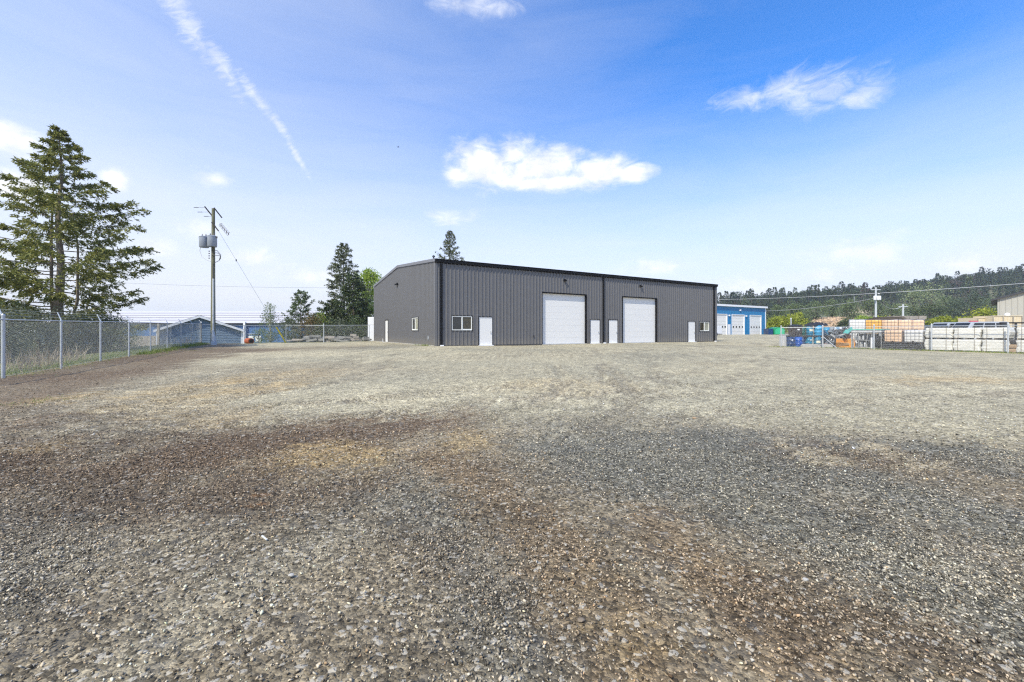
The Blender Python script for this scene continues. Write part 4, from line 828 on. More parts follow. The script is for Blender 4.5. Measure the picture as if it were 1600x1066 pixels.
# ------------------------------------------------------------------ stacked drums, totes and clutter behind the right fence
def drum_mesh(mat, lab=None):
    e = thing('drum', 'x', 'drum'); R_, h = .29, .88
    MB().lathe([(R_*.94, 0), (R_, .02), (R_, .28), (R_+.012, .295), (R_, .31), (R_, .57), (R_+.012, .585), (R_, .60), (R_, .80), (R_*.93, h-.03), (R_*.93, h)], n=20).build('body', M[mat], e, True)
    MB().lathe([(R_*.95, h-.002), (R_*.96, h+.02), (R_*.85, h+.02), (R_*.84, h+.004)], n=20).build('rim', M['dark' if mat in ('dblue', 'bblue') else mat], e, True)
    if lab:
        m = MB(); n = 6
        for k in range(n):
            wL = .4 if lab[2] == 'labelw' else 1.1; a0 = lab[0]+(k/n-.5)*wL; a1 = lab[0]+((k+1)/n-.5)*wL; q = R_+.013; hL = .1 if lab[2] == 'labelw' else .22; m.quad((q*cos(a0), q*sin(a0), lab[1]), (q*cos(a1), q*sin(a1), lab[1]), (q*cos(a1), q*sin(a1), lab[1]+hL), (q*cos(a0), q*sin(a0), lab[1]+hL))
        m.build('label', M[lab[2]], e)
    return e
DG = 'plastic and steel drums stacked behind the fence return'
def drum(px, Z, up, mat, label, lab=None, sc=1.0):
    e = drum_mesh(mat, lab); x, y = at(px, Z); e.location = (x, y, T(x, y)+up); e.rotation_euler.z = random.uniform(-.2, .2); e.scale = (sc, sc, sc*.98); tag(e, label, 'drum', DG)
F1 = 40.3; vd = -1.0-.6
drum(1235, 39.9, 0, 'dblue', 'navy plastic drum, leftmost of the lower row by the fence end', (vd, .55, 'labelw'), 1.12)
drum(1247.5, 39.8, 0, 'bblue', 'bright cobalt plastic drum standing right of the navy one', None, 1.12)
drum(1263.5, F1+.5, .05, 'teal', 'teal steel drum with small tag in the lower row, left of the tan-labelled one', (vd, .55, 'labelw'), 1.02)
drum(1277, F1+.5, .05, 'teal', 'teal steel drum with tan paper label in the lower row beside the fence corner', (vd-.1, .28, 'label'), 1.08)
UP = 1.08
drum(1253.5, 41.4, UP, 'dgreen', 'dark bottle green drum in the upper row beside the brown-black tote', None, .98)
drum(1265, 40.9, UP, 'teal', 'teal drum with cream label in the upper row, left of the sky blue one', (vd, .42, 'label'), 1.0)
drum(1278, 40.7, UP, 'teal2', 'sky blue drum without a label in the upper row', None, 1.1)
drum(1291, 41.4, UP*.98, 'teal2', 'sky blue drum with round white sticker right of the fence corner post', (vd+.2, .4, 'labelw'), .95)
drum(1299, 42.3, UP*.98, 'gdrum', 'dull grey-green drum at the right end of the upper row', None, .95)
for px, Z, lb in ((1291.5, 41.6, 'scuffed grey drum under the white-stickered blue one, behind the brace'), (1299.5, 42.4, 'grey drum at the lower right end behind the scrap heap'), (1254.5, 41.2, 'shaded navy drum in the lower row behind the cobalt one')): drum(px, Z, .03, 'dblue' if 'navy' in lb else 'gdrum', lb)
def pallet(label, x, y, z, rz, w=1.2, d=1.0, mat='dark', group=None):
    e = thing('pallet', label, 'pallet', (x, y, z), rz, group)
    for k in range(6): MB().box(-w/2+k*w/6+.01, -d/2, .11, -w/2+(k+1)*w/6-.03, d/2, .14).build('deck_board', M['scrap' if rz == RA else mat], e)
    for k in (-1, 0, 1): MB().box(-w/2, k*(d/2-.05)-.045, .02, w/2, k*(d/2-.05)+.045, .108).build('stringer', M[mat], e)
    for k in (-1, 0, 1): MB().box(k*(w/2-.06)-.05, -d/2, 0, k*(w/2-.06)+.05, d/2, .018).build('bottom_board', M['scrap'], e)
    return e
PG = 'pallets carrying the upper row of drums'
for px, lb, Z in ((1243, 'black pallet on the navy and cobalt drums carrying the dark tote', 40.5), (1262, 'dark pallet between the middle lower and upper drums', 41.1), (1279, 'worn pallet under the sky blue upper drum', 41.1), (1296, 'dark pallet behind the fence corner post under the right upper drums', 42.0)):
    x, y = at(px, Z); pallet(lb, x, y, T(x, y)+.93, R(2), 1.15, 1.1, 'dark', PG)
x, y = at(1242.5, 40.7); e = thing('tote_box', 'brown-black plastic tote with ribbed sides on top of the navy drums', 'tote', (x, y, T(x, y)+UP), R(3))
MB().box(-.40, -.4, 0, .40, .4, .80, -.02).build('body', pmat('brown_tote', (.05, .038, .035), .5), e, bev=.03); MB().box(-.45, -.45, .80, .45, .45, .90).build('lid', M['dark'], e, bev=.02); [MB().box(-.33+k*.16, -.425, .1, -.29+k*.16, -.40, .72).build('rib', M['dark'], e) for k in range(5)]; MB().box(-.1, -.43, .5, .12, -.428, .62).build('label', M['labelw'], e)
x, y = at(1224.5, 41.3); e = thing('tote_box', 'light grey upright plastic tote left of the navy drum', 'tote', (x, y, T(x, y)), R(4)); MB().box(-.25, -.3, 0, .25, .3, 1.12, .01).build('body', M['plas'], e, bev=.02); MB().box(-.27, -.32, 1.122, .27, .32, 1.17).build('lid', M['conduit'], e)
# crumpled tarp
def heap(name, label, cat, px, Z, up, w, d, h, mat, seed, rz=0, parts=None, jag=.35):
    x, y = at(px, Z); e = thing(name, label, cat, (x, y, T(x, y)+up), rz); n = 14; r = np.random.default_rng(seed)
    u = np.linspace(-1, 1, n); U, V_ = np.meshgrid(u, u, indexing='ij'); q = np.clip(1-(np.maximum(abs(U), abs(V_)))**2.2, 0, 1)
    Zz = h*q**.6*(1-jag/2+jag*r.random((n, n))); Zz[[0, -1], :] = 0; Zz[:, [0, -1]] = 0
    V = np.stack([U*w/2+r.normal(size=(n, n))*.02, V_*d/2+r.normal(size=(n, n))*.02, Zz], -1).reshape(-1, 3); i = np.arange(n*n).reshape(n, n)
    npmesh('sheet' if 'tarp' in name else 'heap', V, np.stack([i[:-1, :-1], i[1:, :-1], i[1:, 1:], i[:-1, 1:]], -1).reshape(-1, 4), M[mat], e); return e
heap('tarp', 'crumpled black tarp on top of the upper teal drums', 'tarp', 1275, 41.0, UP+.93, 1.7, 1.1, .3, 'tarp', 3, jag=.9)
heap('tarp', 'black tarp with a tan plank under it on the dark tote', 'tarp', 1243, 40.8, UP+.91, .85, .85, .12, 'tarp', 4, jag=.9)
x, y = at(1257, 42.2); e = thing('plank', 'long tan plank lying across the upper drums left of the black tarp', 'plank', (x, y, T(x, y)+UP+.99), R(0)); MB().cbox((0, 0, .03), 1.7, .3, .05, ry=-.05).build('board', M['wood'], e)
x0, y0 = at(1276, 38.9); e = thing('concrete_block', 'long low concrete barrier on the gravel below the fence corner', 'concrete block', (x0, y0, T(x0, y0)-.02), R(-3)); extr([(-1.35, 0), (-1.3, .24), (-1.1, .32), (1.1, .32), (1.3, .24), (1.35, 0)], -.2, .2).build('block', M['conc'], e, bev=.02)
for q in (-.8, .8): MB().path([(q-.08, 0, .30), (q-.06, 0, .38), (q+.06, 0, .38), (q+.08, 0, .30)], .012, 5).build('lifting_loop', M['rust'], e)
# scrap heap
def scrap(label, px, Z, w, h, n, seed, mats, name='scrap_heap', up=0):
    r = random.Random(seed); x, y = at(px, Z); e = thing(name, label, 'scrap metal', (x, y, T(x, y)+up), 0)
    for i in range(n):
        t = r.random()**.8; zz = h*t; ww = w*(1-.6*t)/2; c = (r.uniform(-ww, ww), r.uniform(-.5, .5), zz*.9+.1); mt = M[r.choice(mats)]
        k = r.random(); 
        if k < .45: MB().cbox(c, r.uniform(.25, .8), r.uniform(.05, .3), r.uniform(.04, .2), r.uniform(0, 3), r.uniform(-.6, .6), r.uniform(-.7, .7)).build('panel_piece', mt, e)
        elif k < .8:
            a = r.uniform(-.9, .9); L = r.uniform(.4, .9); MB().tube((c[0]-L*cos(a)/2, c[1], c[2]-L*sin(a)/2), (c[0]+L*cos(a)/2, c[1]+r.uniform(-.3, .3), c[2]+L*sin(a)/2), r.uniform(.02, .05), n=6).build('pipe_piece', mt, e)
        else:
            o = MB().path(ring(Vector((0, 0, 0)), r.uniform(.12, .25), 0, 6.0, 9), .02, 4).build('hoop_piece', mt, e, False, c); o.rotation_euler = (r.uniform(-1, 1), r.uniform(-1, 1), r.uniform(0, 3))
    return e
scrap('tangled grey scrap metal heap with bright bent pieces behind the fence brace', 1311, 40.4, 2.6, 1.75, 95, 5, ['scrap', 'scrap', 'tarp', 'alu', 'gdrum', 'dark'])
heap('scrap_mound', 'dark sheet metal mound under the tangled scrap', 'scrap metal', 1309, 41.0, 0, 2.7, 1.6, 1.45, 'scrap', 9, jag=.5)
x, y = at(1321, 38.6); e = thing('orange_bin', 'orange open plastic bin with boards in it beneath the green tarp', 'bin', (x, y, T(x, y)), R(-20)); MB().box(-.6, -.4, 0, .6, .4, .12).box(-.6, -.4, .12, .6, -.36, .45).box(-.6, .36, .12, .6, .4, .8).box(.56, -.36, .12, .6, .36, .8).box(-.6, -.36, .12, -.56, .36, .45).build('body', M['orange'], e, bev=.01); MB().box(.05, -.36, .12, .56, .3, .8).build('orange_crate', M['orange'], e, bev=.03)
for k in range(3): MB().cbox((-.25, -.45, .22+.09*k), .75, .04, .04, ry=.12*k-.1).build('slat', M['wood'], e)
x, y = at(1326, 39.0); e = thing('clay_pot', 'round rust-brown pot on top of the orange bin', 'pot', (x, y, T(x, y)+.82)); MB().lathe([(.1, 0), (.19, .09), (.21, .2), (.17, .32), (.12, .36)], n=16).build('pot', pmat('terracotta', (.38, .16, .08), .7), e, True)
# green tarp sheets: one sloping, one over the machinery rack
def sheet(label, pts, mat, name, cat):
    c = sum((Vector(p) for p in pts), Vector())/4; e = thing(name, label, cat, c); a, b, c2, d = [Vector(p)-c for p in pts]; n = 9; V = []; r = np.random.default_rng(3)
    for i in range(n):
        for j in range(n): u, v_ = i/(n-1), j/(n-1); p = (a*(1-u)+b*u)*(1-v_)+(d*(1-u)+c2*u)*v_; V.append((p.x, p.y, p.z+r.normal()*.02+.04*sin(u*9)))
    i = np.arange(n*n).reshape(n, n); npmesh('sheet', np.array(V), np.stack([i[:-1, :-1], i[1:, :-1], i[1:, 1:], i[:-1, 1:]], -1).reshape(-1, 4), M[mat], e); return e
sheet('faded green tarp hanging slanted beside the scrap heap', (P3(1317, 523, 38.6), P3(1333, 517, 37.5), P3(1331, 511, 38.5), P3(1318, 518, 39.5)), 'gtarp', 'tarp', 'tarp')
def rack():
    c = RF(1349, 1.0); e = thing('machinery_rack', 'grey aluminium machinery rack with bottles under a green cover', 'rack', (c[0], c[1], T(*c)), RA); L, D, h = 2.0, 1.1, 1.55
    for a in (-1, 1):
        for b_ in (-1, 1): MB().box(a*L/2-.05, b_*D/2-.05, 0, a*L/2+.05, b_*D/2+.05, h-.25).build('leg', M['alu'], e)
    for zz in (.12, .7, 1.28): MB().box(-L/2, -D/2, zz, L/2, D/2, zz+.05).build('shelf', M['alu'], e)
    m = MB(); m.box(-L/2-.05, -D/2-.08, 1.34, L/2+.05, D/2+.08, 1.55); m.build('hood', M['plas'], e, bev=.06); MB().box(-L/2-.1, -D/2-.12, 1.56, L/2+.1, D/2+.12, 1.64).build('cover', M['gtarp'], e, bev=.03)
    r = random.Random(4)
    for k in range(18):
        xx = r.uniform(-L/2+.1, L/2-.1); zz = r.choice((.18, .76)); hh = r.uniform(.2, .45); MB().lathe([(.06, 0), (.07, .02), (.07, hh*.8), (.03, hh)], (xx, -D/2+r.uniform(.08, .3), zz), 8).build('canister', M[r.choice(['alu', 'labelw', 'plas', 'dark', 'scrap'])], e)
    for k in range(5): xx = -.9+k*.42; MB().tube((xx, -D/2-.06, .05), (xx+r.uniform(-.25, .25), -D/2-.06, 1.3), .03, n=6).build('strut', M['alu'], e)
    MB().box(.35, -D/2-.1, .05, .55, -D/2-.07, .95).build('white_board', M['labelw'], e)
    MB().box(-.95, .1, .18, .95, .5, 1.27).build('back_panel', M['scrap'], e)
rack()
c = RF(1369, .7); e = thing('tyre_stack', 'large dark wheel leaning upright beside the fence post', 'wheel', (c[0], c[1], T(*c)+.6), RA); o = MB().lathe([(.3, -.14), (.5, -.15), (.6, -.1), (.6, .1), (.5, .15), (.3, .14)], n=24).build('tyre', M['tyre'], e, True); o.rotation_euler = (0, R(90), 0); o = MB().lathe([(.05, -.05), (.29, -.06), (.3, .06), (.05, .05)], n=18).build('rim', M['scrap'], e, True); o.rotation_euler = (0, R(90), 0)
x, y = at(1311, 44); e = thing('plastic_tank', 'white and blue plastic tank lying behind the scrap heap', 'tank', (x, y, T(x, y)+1.25), 0); MB().box(-1.0, 0, 0, .9, .9, .62).build('body', M['white'], e, bev=.12); MB().box(-.35, -.01, .08, .05, -.001, .55).build('blue_panel', M['teal2'], e); MB().box(-1.0, .1, -1.25, .9, .8, -.01).build('stand', M['woodg'], e)
# IBC totes
def ibc(label, x, y, z, rz, mat, cage='cage', n=6):
    e = thing('caged_tank', label, 'liquid tote', (x, y, z), rz, 'caged plastic liquid totes behind the right fence'); w, d, h = 1.2, 1.0, 1.0
    MB().box(-w/2+.04, -d/2+.04, .16, w/2-.04, d/2-.04, .16+h-.05).build('tank', M[mat], e, True, bev=.09)
    MB().lathe([(.11, 0), (.11, .05)], (0, 0, .16+h-.05), 12).build('cap', M['dark'], e)
    c = MB(); r = .011
    for k in range(n):
        a = -w/2+w*k/(n-1); [c.tube((a, s*d/2, .14), (a, s*d/2, .16+h), r, n=4) for s in (-1, 1)]
    for k in range(5):
        a = -d/2+d*k/4; [c.tube((s*w/2, a, .14), (s*w/2, a, .16+h), r, n=4) for s in (-1, 1)]
    for k in range(5):
        zz = .16+h*k/4
        for s in (-1, 1): c.tube((-w/2, s*d/2, zz), (w/2, s*d/2, zz), r, n=4); c.tube((s*w/2, -d/2, zz), (s*w/2, d/2, zz), r, n=4)
    c.build('cage', M[cage], e)
    p = MB()
    for a in (-1, 0, 1): p.box(a*(w/2-.08)-.07, -d/2, .0, a*(w/2-.08)+.07, d/2, .1)
    p.box(-w/2, -d/2, .1, w/2, d/2, .13); p.build('base_pallet', M['dark'], e)
    MB().tube((0, -d/2-.06, .24), (0, -d/2+.05, .24), .05).build('valve', M['dark'], e)
    return e
def rf3(px, off, z=0): x, y = RF(px, off); return x, y, T(x, y)+z
for k, (px, lbs) in enumerate(((1391, 'peach'), (1423, 'white'))):
    x, y, z = rf3(px, .85)
    for q in range(3): pallet(['bottom', 'middle', 'top'][q]+' black pallet of the stack under the front %s caged tank' % lbs, x, y, z+q*.145, RA, 1.25, 1.05, 'dark', 'black pallets under the front caged tanks')
ibc('peach coloured caged tank on black pallets in the front row by the fence', *rf3(1391, .85, .44), RA, 'ibcp'); ibc('white caged tank on black pallets in the front row, beside the first wrapped bundle', *rf3(1423, .85, .44), RA, 'ibcw')
BK = [(1340, 'ibcw', 'white caged tank at the far left of the high back row', 'cagel'), (1365, 'ibco', 'deep orange caged tank second in the high back row', 'cage'), (1390, 'ibcp', 'peach caged tank in the high back row right of the orange one', 'cage'), (1411, 'ibcp', 'fourth caged tank of the high back row, pale peach before the utility pole', 'cagel'), (1430, 'ibcp', 'pale peach caged tank at the right end of the high back row', 'cagel')]
for px, mt, lb, cg in BK:
    x, y = at(px, 39.3-(px-1340)*.022); z = T(x, y); zt_ = zof(499.5, y)-z-1.16; 
    ibc(lb, x, y, z+zt_, RA+R(20), mt, cg); l2 = 'hidden lower tank under the '+lb.split(' in ')[0].split(' at ')[0].split(' second')[0].split(' of ')[0]+' of the back row'; ibc(l2, x+.05, y+.03, z+max(0, zt_-1.17), RA+R(20), mt, cg)
# dark roof-like lid pile on top of the back row
x, y = at(1383, 43); e = thing('board_stack', 'stack of dark weathered boards lying on top behind the orange tank', 'boards', (x, y, zof(499.5, 43)), R(-8)); [MB().cbox((k*.15, 0, .06+.09*k), 3.2-.5*k, 1.0, .07, ry=-.02).build('board', M['barkd'], e) for k in range(3)]
x, y = at(1417, 43); e = thing('crate_stack', 'grey-pink low crates on top of the right end of the back row', 'crates', (x, y, zof(499, 43)), R(-4)); [MB().box(-1.6+k*.8, -.4, 0, -.85+k*.8, .4, .32).build('crate', M['woodg'], e, bev=.02) for k in range(4)]
e = thing('support_frame', 'dark steel frame holding the boards and crates behind the caged tanks', 'frame', (x-1.2, y+.1, T(x, y))); hh = zof(499.4, 43)-T(x, y)-.01
for a in (-2.8, 0, 2.6): MB().box(a-.08, -.3, -.1, a+.08, .3, hh-.1).build('leg', M['dtrim'], e)
MB().box(-3.2, -.4, hh-.1, 3.2, .4, hh).build('shelf', M['dtrim'], e)
# white wrapped bundles, two high
def bundle(label, c, z, L, h, seed, name='wrapped_bundle', group='white wrapped bundles stacked behind the right fence', mat='wrap'):
    e = thing(name, label, 'bundle', (c[0], c[1], z), RA, group); r = np.random.default_rng(seed); D = 1.15; nx, nz = 16, 7; V = []; Fq = []
    per = []  # perimeter ring (rounded rectangle), layered
    m = 44; a = np.linspace(0, 2*pi, m, endpoint=False); cx_ = np.sign(np.cos(a))*abs(np.cos(a))**.22*L/2; cy_ = np.sign(np.sin(a))*abs(np.sin(a))**.22*D/2
    for k in range(nz+1):
        zz = .1+(h-.1)*k/nz; q = 1-.02*(k in (0, nz))-.015*(k % 2)+r.normal(size=m)*.006; sx = (.03*sin(k+seed)); V += [(cx_[j]*q[j]+sx, cy_[j]*q[j], zz+r.normal()*.006) for j in range(m)]
    for k in range(nz): Fq += [(k*m+j, k*m+(j+1) % m, (k+1)*m+(j+1) % m, (k+1)*m+j) for j in range(m)]
    b = MB(); b.v = V; b.f = Fq+[tuple(nz*m+j for j in range(m)), tuple(reversed(range(m)))]; b.build('wrapped_load', M[mat], e)
    for k in (-1, 0, 1): MB().box(k*(L/2-.14)-.06, -D/2+.02, -.005, k*(L/2-.14)+.06, D/2-.02, .098).build('bearer', M['barkd'], e)
    for k in (-.3, .3): MB().box(k*L-.012, -D/2-.022, .1, k*L+.012, -D/2-.006, h).build('strap', M['woodg'], e)
cols = [(1440, 1483.5), (1485, 1527.5), (1530, 1573), (1584, 1630)]
nm = ['first', 'second', 'third', 'fourth']
for i, (p0, p1) in enumerate(cols):
    a = Vector(RF(p0, 0)); b_ = Vector(RF(p1, 0)); L = (b_-a).length; c = (a+b_)/2+Vector((.894, .447))*.95; z = T(c.x, c.y)
    L *= 1.03
    # facing the fence: local -y must look towards the yard
    bundle('%s white wrapped bundle from the caged tanks, lower layer, behind the right fence' % nm[i], c, z, L, .86, 20+i); bundle('%s white wrapped bundle from the caged tanks, upper layer, behind the right fence' % nm[i], c+Vector((.05, .02)), z+.89, L*.98, .80, 40+i)
x, y = RF(1578.5, .75); e = thing('post_stack', 'dark and pink wrapped gap filler with black bags between the last two bundle columns', 'bags', (x, y, T(x, y)), RA)
for k in range(3): MB().box(-.2, -.3, k*.3, .2, .3, k*.3+.28).build('bag', M['wood' if k < 2 else 'dark'], e, bev=.08)
# black rack at right
x, y = at(1585, 31.5); e = thing('steel_rack', 'black steel rack frame rising behind the last wrapped bundles', 'rack', (x, y, T(x, y)), R(-8))
for a in (-.85, .1, 1.4): MB().box(a-.05, -.04, 0, a+.05, .06, 2.0).build('upright', M['dark'], e)
MB().box(-.92, -.05, 2.0, 1.6, .07, 2.1).build('top_beam', M['dark'], e); MB().box(-.8, -.03, 1.66, 1.35, .03, 1.72).build('rail', M['galv'], e)

# ------------------------------------------------------------------ parked vehicles, tan containers, beige building
def vehicle(label, name, cat, px, Z, rz, L, W_, hb, hr, mat, cab, z=None, extra=None):
    x, y = at(px, Z); e = thing(name, label, cat, (x, y, T(x, y)), rz); h = L/2; w = W_/2; g = .32
    body = [(-h, g), (-h+.05, hb*.82), (-h+.35, hb), (h-.95, hb*.98), (h-.12, hb*.80), (h, g+.2), (h-.05, g)]
    extr(body, -w, w).build('body', M[mat], e, bev=.06)
    x0, x1, x2, x3 = cab; m = MB(); t = .18; n = 8
    m.v += [(x0, -w+.06, hb), (x3, -w+.06, hb), (x3, w-.06, hb), (x0, w-.06, hb), (x1, -w+t, hr), (x2, -w+t, hr), (x2, w-t, hr), (x1, w-t, hr)]
    m.f += [(4, 5, 6, 7), (0, 1, 5, 4), (1, 2, 6, 5), (2, 3, 7, 6), (3, 0, 4, 7)]; m.build('cabin', M[mat], e, bev=.05)
    def lerp(a, b, t): return tuple(a[i]+(b[i]-a[i])*t for i in range(3))
    for sgn in (-1, 1):
        A, B_, C_, D_ = (x0, sgn*(w-.045), hb), (x3, sgn*(w-.045), hb), (x2, sgn*(w-t+.012), hr), (x1, sgn*(w-t+.012), hr)
        for u0, u1 in ((.06, .34), (.37, .64), (.67, .92)):
            q = [lerp(lerp(A, B_, u), lerp(D_, C_, u), v_) for u, v_ in ((u0, .12), (u1, .12), (u1, .85), (u0, .85))]; m = MB(); m.quad(*q); m.build('side_window', M['glassd'], e)
    for xa, xb, s in ((x3, x2, 1), (x0, x1, -1)):
        q = [(xa+s*.015-(xa-xb)*.1, -w+.18, hb+(hr-hb)*.1), (xa+s*.015-(xa-xb)*.1, w-.18, hb+(hr-hb)*.1), (xb+s*.015+(xa-xb)*.12, w-t-.1, hb+(hr-hb)*.88), (xb+s*.015+(xa-xb)*.12, -w+t+.1, hb+(hr-hb)*.88)]; m = MB(); m.quad(*q); m.build('windscreen' if s > 0 else 'rear_window', M['glassd'], e)
    for a in (-h+.85, h-.9):
        for s in (-1, 1):
            o = MB().lathe([(.2, -.1), (.33, -.11), (.36, -.06), (.36, .06), (.33, .11), (.2, .1)], n=18).build('wheel', M['tyre'], e, True, (a, s*(w-.1), .36)); o.rotation_euler = (R(90), 0, 0)
            o2 = MB().lathe([(.03, -.09), (.19, -.095), (.19, .095), (.03, .09)], n=12).build('rim', M['galv'], o)
    for s in (-1, 1): MB().cbox((h-.06, s*(w-.25), hb*.72), .1, .3, .14).build('headlight', M['labelw'], e); MB().cbox((-h+.0, s*(w-.15), hb*.75), .08, .14, .26).build('tail_light', M['red'], e)
    return e
vehicle('white pickup with dark windowed canopy and red roof light parked behind the wrapped bundles', 'pickup_truck', 'pickup', 1522, 41, R(176), 5.4, 1.95, 1.2, 2.05, 'cars', (-2.5, -2.25, .9, 1.5))
x, y = at(1521, 41); e = thing('light_bar', 'small red light bar on the roof of the white canopied pickup', 'light bar', (x, y, T(x, y)+2.052)); MB().box(-.35, -.12, 0, .35, .12, .1).build('lens', M['red'], e, bev=.02)
vehicle('silver sport utility car parked left of the white canopied pickup', 'parked_car', 'car', 1478, 43, R(184), 4.5, 1.85, 1.1, 2.0, 'cars', (-2.1, -1.8, .5, 1.15))
vehicle('dark blue car showing its roof behind the front white caged tank', 'parked_car', 'car', 1442, 40, R(178), 4.5, 1.8, 1.05, 1.92, 'card', (-2.0, -1.6, .45, 1.1))
def container(label, px, Z, rz, L, h, mat, posts=True):
    x, y = at(px, Z); e = thing('storage_container', label, 'container', (x, y, T(x, y)), rz); n = int(L/.28)
    MB().box(0, .03, .1, L, 2.4, h).build('box', M[mat], e)
    for k in range(n): MB().box(k*L/n+.04, .0, .2, k*L/n+.16, .028, h-.12).build('rib', M[mat], e)
    for a in (0, L/3, 2*L/3, L-.1): MB().box(a, -.03, 0, a+.1, -.002, h).build('corner_post', M['woodg'], e)
    MB().box(0, -.03, h+.002, L, 2.4, h+.08).build('roof', M[mat], e)
container('tan storage container standing before the yellow-leaved tree', 1527, 50, R(-6), 3.1, 2.58, 'tan'); container('taller cream storage container at the wall of the beige building', 1551, 49, R(-8), 3.0, 2.78, 'tan')
def beige():
    C0 = at(1558.5, 67); e = thing('beige_building', 'light beige ribbed metal building with dark roof edge at the right edge', 'building', (C0[0], C0[1], T(*C0)), R(-49)); hh = zof(468, 67)-T(*C0); rs = .33; Wd = 17
    ribbed('front', 0, Wd, lambda a: hh+rs*(a if a < Wd/2 else Wd-a), [], lambda a, o, z: (a, -o, z), M['beige'], e, pitch=.6, depth=.05)
    MB().box(.02, .2, 0, Wd-.02, 20, hh-.1).build('shell', M['beige'], e)
    for s in (0, 1):
        xa, xb = (-.7, Wd/2) if not s else (Wd/2, Wd+.7); za = hh+rs*-.7 if not s else hh+rs*Wd/2; zb = hh+rs*Wd/2 if not s else hh-rs*.7; m = MB()
        m.v += [(xa, -.4, za), (xb, -.4, zb), (xb, 20, zb), (xa, 20, za), (xa, -.4, za+.28), (xb, -.4, zb+.28), (xb, 20, zb+.28), (xa, 20, za+.28)]; m.f += [(0, 3, 2, 1), (4, 5, 6, 7), (0, 1, 5, 4), (1, 2, 6, 5), (2, 3, 7, 6), (3, 0, 4, 7)]; m.build('roof', M['dtrim'], e)
    MB().box(3.0, -.35, 3.6, 4.6, -.06, 3.75).build('canopy', M['dtrim'], e); MB().box(3.2, -.08, 0, 4.4, -.06, 3.5).build('door', M['white'], e)
    MB().lathe([(.3, 0), (.33, .2), (.25, .42), (.05, .5)], (1.0, -.4, 3.2), 12).build('wall_lamp', M['labelw'], e)
beige()
for px, pyt, Z, lb, can_ in ((1368.5, 449, 118, 'far utility pole with white transformer pots behind the orange caged tank', True), (1411, 475.5, 122, 'short far utility pole with a crossarm behind the peach caged tanks', False), (1334.5, 463, 210, 'tiny distant pole on the grassy slope above the dirt bank', False)):
    x, y = at(px, Z); g = T(x, y) if Z < 200 else zof(489, Z); h = zof(pyt, Z)-g; e = thing('utility_pole', lb, 'utility pole', (x, y, g)); r_ = .3 if Z < 200 else .12
    MB().path([(0, 0, -1.5), (0, 0, h)], [r_, r_*.72], 8).build('pole', M['conduit'], e, True); 
    if Z < 200: MB().box(-1.3, -.1, h-.8, 1.3, .1, h-.6).build('crossarm', M['conduit'], e)
    if can_:
        for a in (-.65, .65, .2): MB().lathe([(.34, 0), (.36, .05), (.36, 1.0), (.2, 1.15)], (a, -.45, h-3.6), 12).build('transformer', M['labelw'], e, True)
        MB().box(.6, -.1, h-1.9, 1.0, .1, h-1.6).build('fuse_cutout', M['labelw'], e)

# ------------------------------------------------------------------ hillside and far trees
def hill_h(x, y):
    u = x/np.maximum(y, 1); px = 800+F*u
    ridge = np.interp(px, [700, 900, 1000, 1120, 1190, 1270, 1400, 1450, 1500, 1600, 1750, 2000], [519, 510, 504, 493, 482, 476, 468, 459, 453, 441, 430, 421])
    zr = 1.4+(HY-ridge)/F*380
    r = np.hypot(x*.35, y); t = sstep(y, 135, 385)**1.0; z = 1.2+(zr-1.2)*t
    z += 7*np.exp(-(((px-1310)/75)**2))*sstep(y, 135, 165)*(1-sstep(y, 175, 260))*.55
    z += (fbm(x*.02, y*.02, 3)-.5)*5*sstep(y, 150, 250)
    z -= sstep(y, 390, 700)*zr*.6
    return z
def build_hill():
    xs = np.linspace(-120, 900, 150); ys = np.concatenate([np.linspace(134, 420, 90), np.linspace(430, 900, 20)]); X, Y = np.meshgrid(xs, ys, indexing='ij'); Z = hill_h(X, Y)
    Z = Z*sstep(X, -110, 0)-3*(1-sstep(X, -110, 0)); Z[:, 0] = -2
    V = np.stack([X, Y, Z], -1).reshape(-1, 3); i = np.arange(X.size).reshape(X.shape)
    o = npmesh('hillside', V, np.stack([i[:-1, :-1], i[1:, :-1], i[1:, 1:], i[:-1, 1:]], -1).reshape(-1, 4), pmat('hill_soil', (0, 0, 0), .95, 0, .3, .08, attr='tint'), smooth=True)
    px = 800+F*X/Y; n = fbm(X*.06, Y*.06, 4); c = np.empty(X.shape+(3,)); c[:] = (.085, .095, .05); g = n[..., None]; c = c*(1-g*.5)+np.array((.20, .18, .09))*g*.5
    d = (np.exp(-((px-1310)/62)**4)*(1-sstep(Y, 175, 215)))[..., None]; c = c*(1-d)+np.array((.42, .30, .18))*d*(.6+.8*g)
    d = (np.exp(-(((px-1345)/16)**2+((Y-240)/22)**2)))[..., None]; c = c*(1-d)+np.array((.40, .31, .18))*d
    tint_attr(o, np.clip(c, .01, .5).reshape(-1, 3)); tag(o, kind='structure')
build_hill()
def far_conifer_mesh(seed, n=200):
    r = np.random.default_rng(seed); pine = seed % 4 == 1
    if pine:   # bare stem with rounded tufted crown
        c = np.stack([r.normal(size=7)*.09, r.normal(size=7)*.09, r.uniform(.45, .92, 7)], -1); idx = r.integers(0, 7, n); o_ = r.normal(size=(n, 3)); o_ /= np.linalg.norm(o_, axis=1, keepdims=True)
        P = c[idx]+o_*(.10*r.random((n, 1))**.5)*np.array([1.1, 1.1, .7]); D = o_+r.normal(size=(n, 3))*.3
    else:
        t = r.random(n)**.8; z = .10+.9*t; e = (1-t)**.95*.21+.004; a = r.uniform(0, 2*pi, n); rr = e*(.3+.7*r.random(n)**.6)
        P = np.stack([rr*np.cos(a), rr*np.sin(a), z], -1); D = np.stack([np.cos(a), np.sin(a), r.normal(size=n)*.3-.25], -1)
    return P, D
FV = [far_conifer_mesh(k) for k in range(8)]
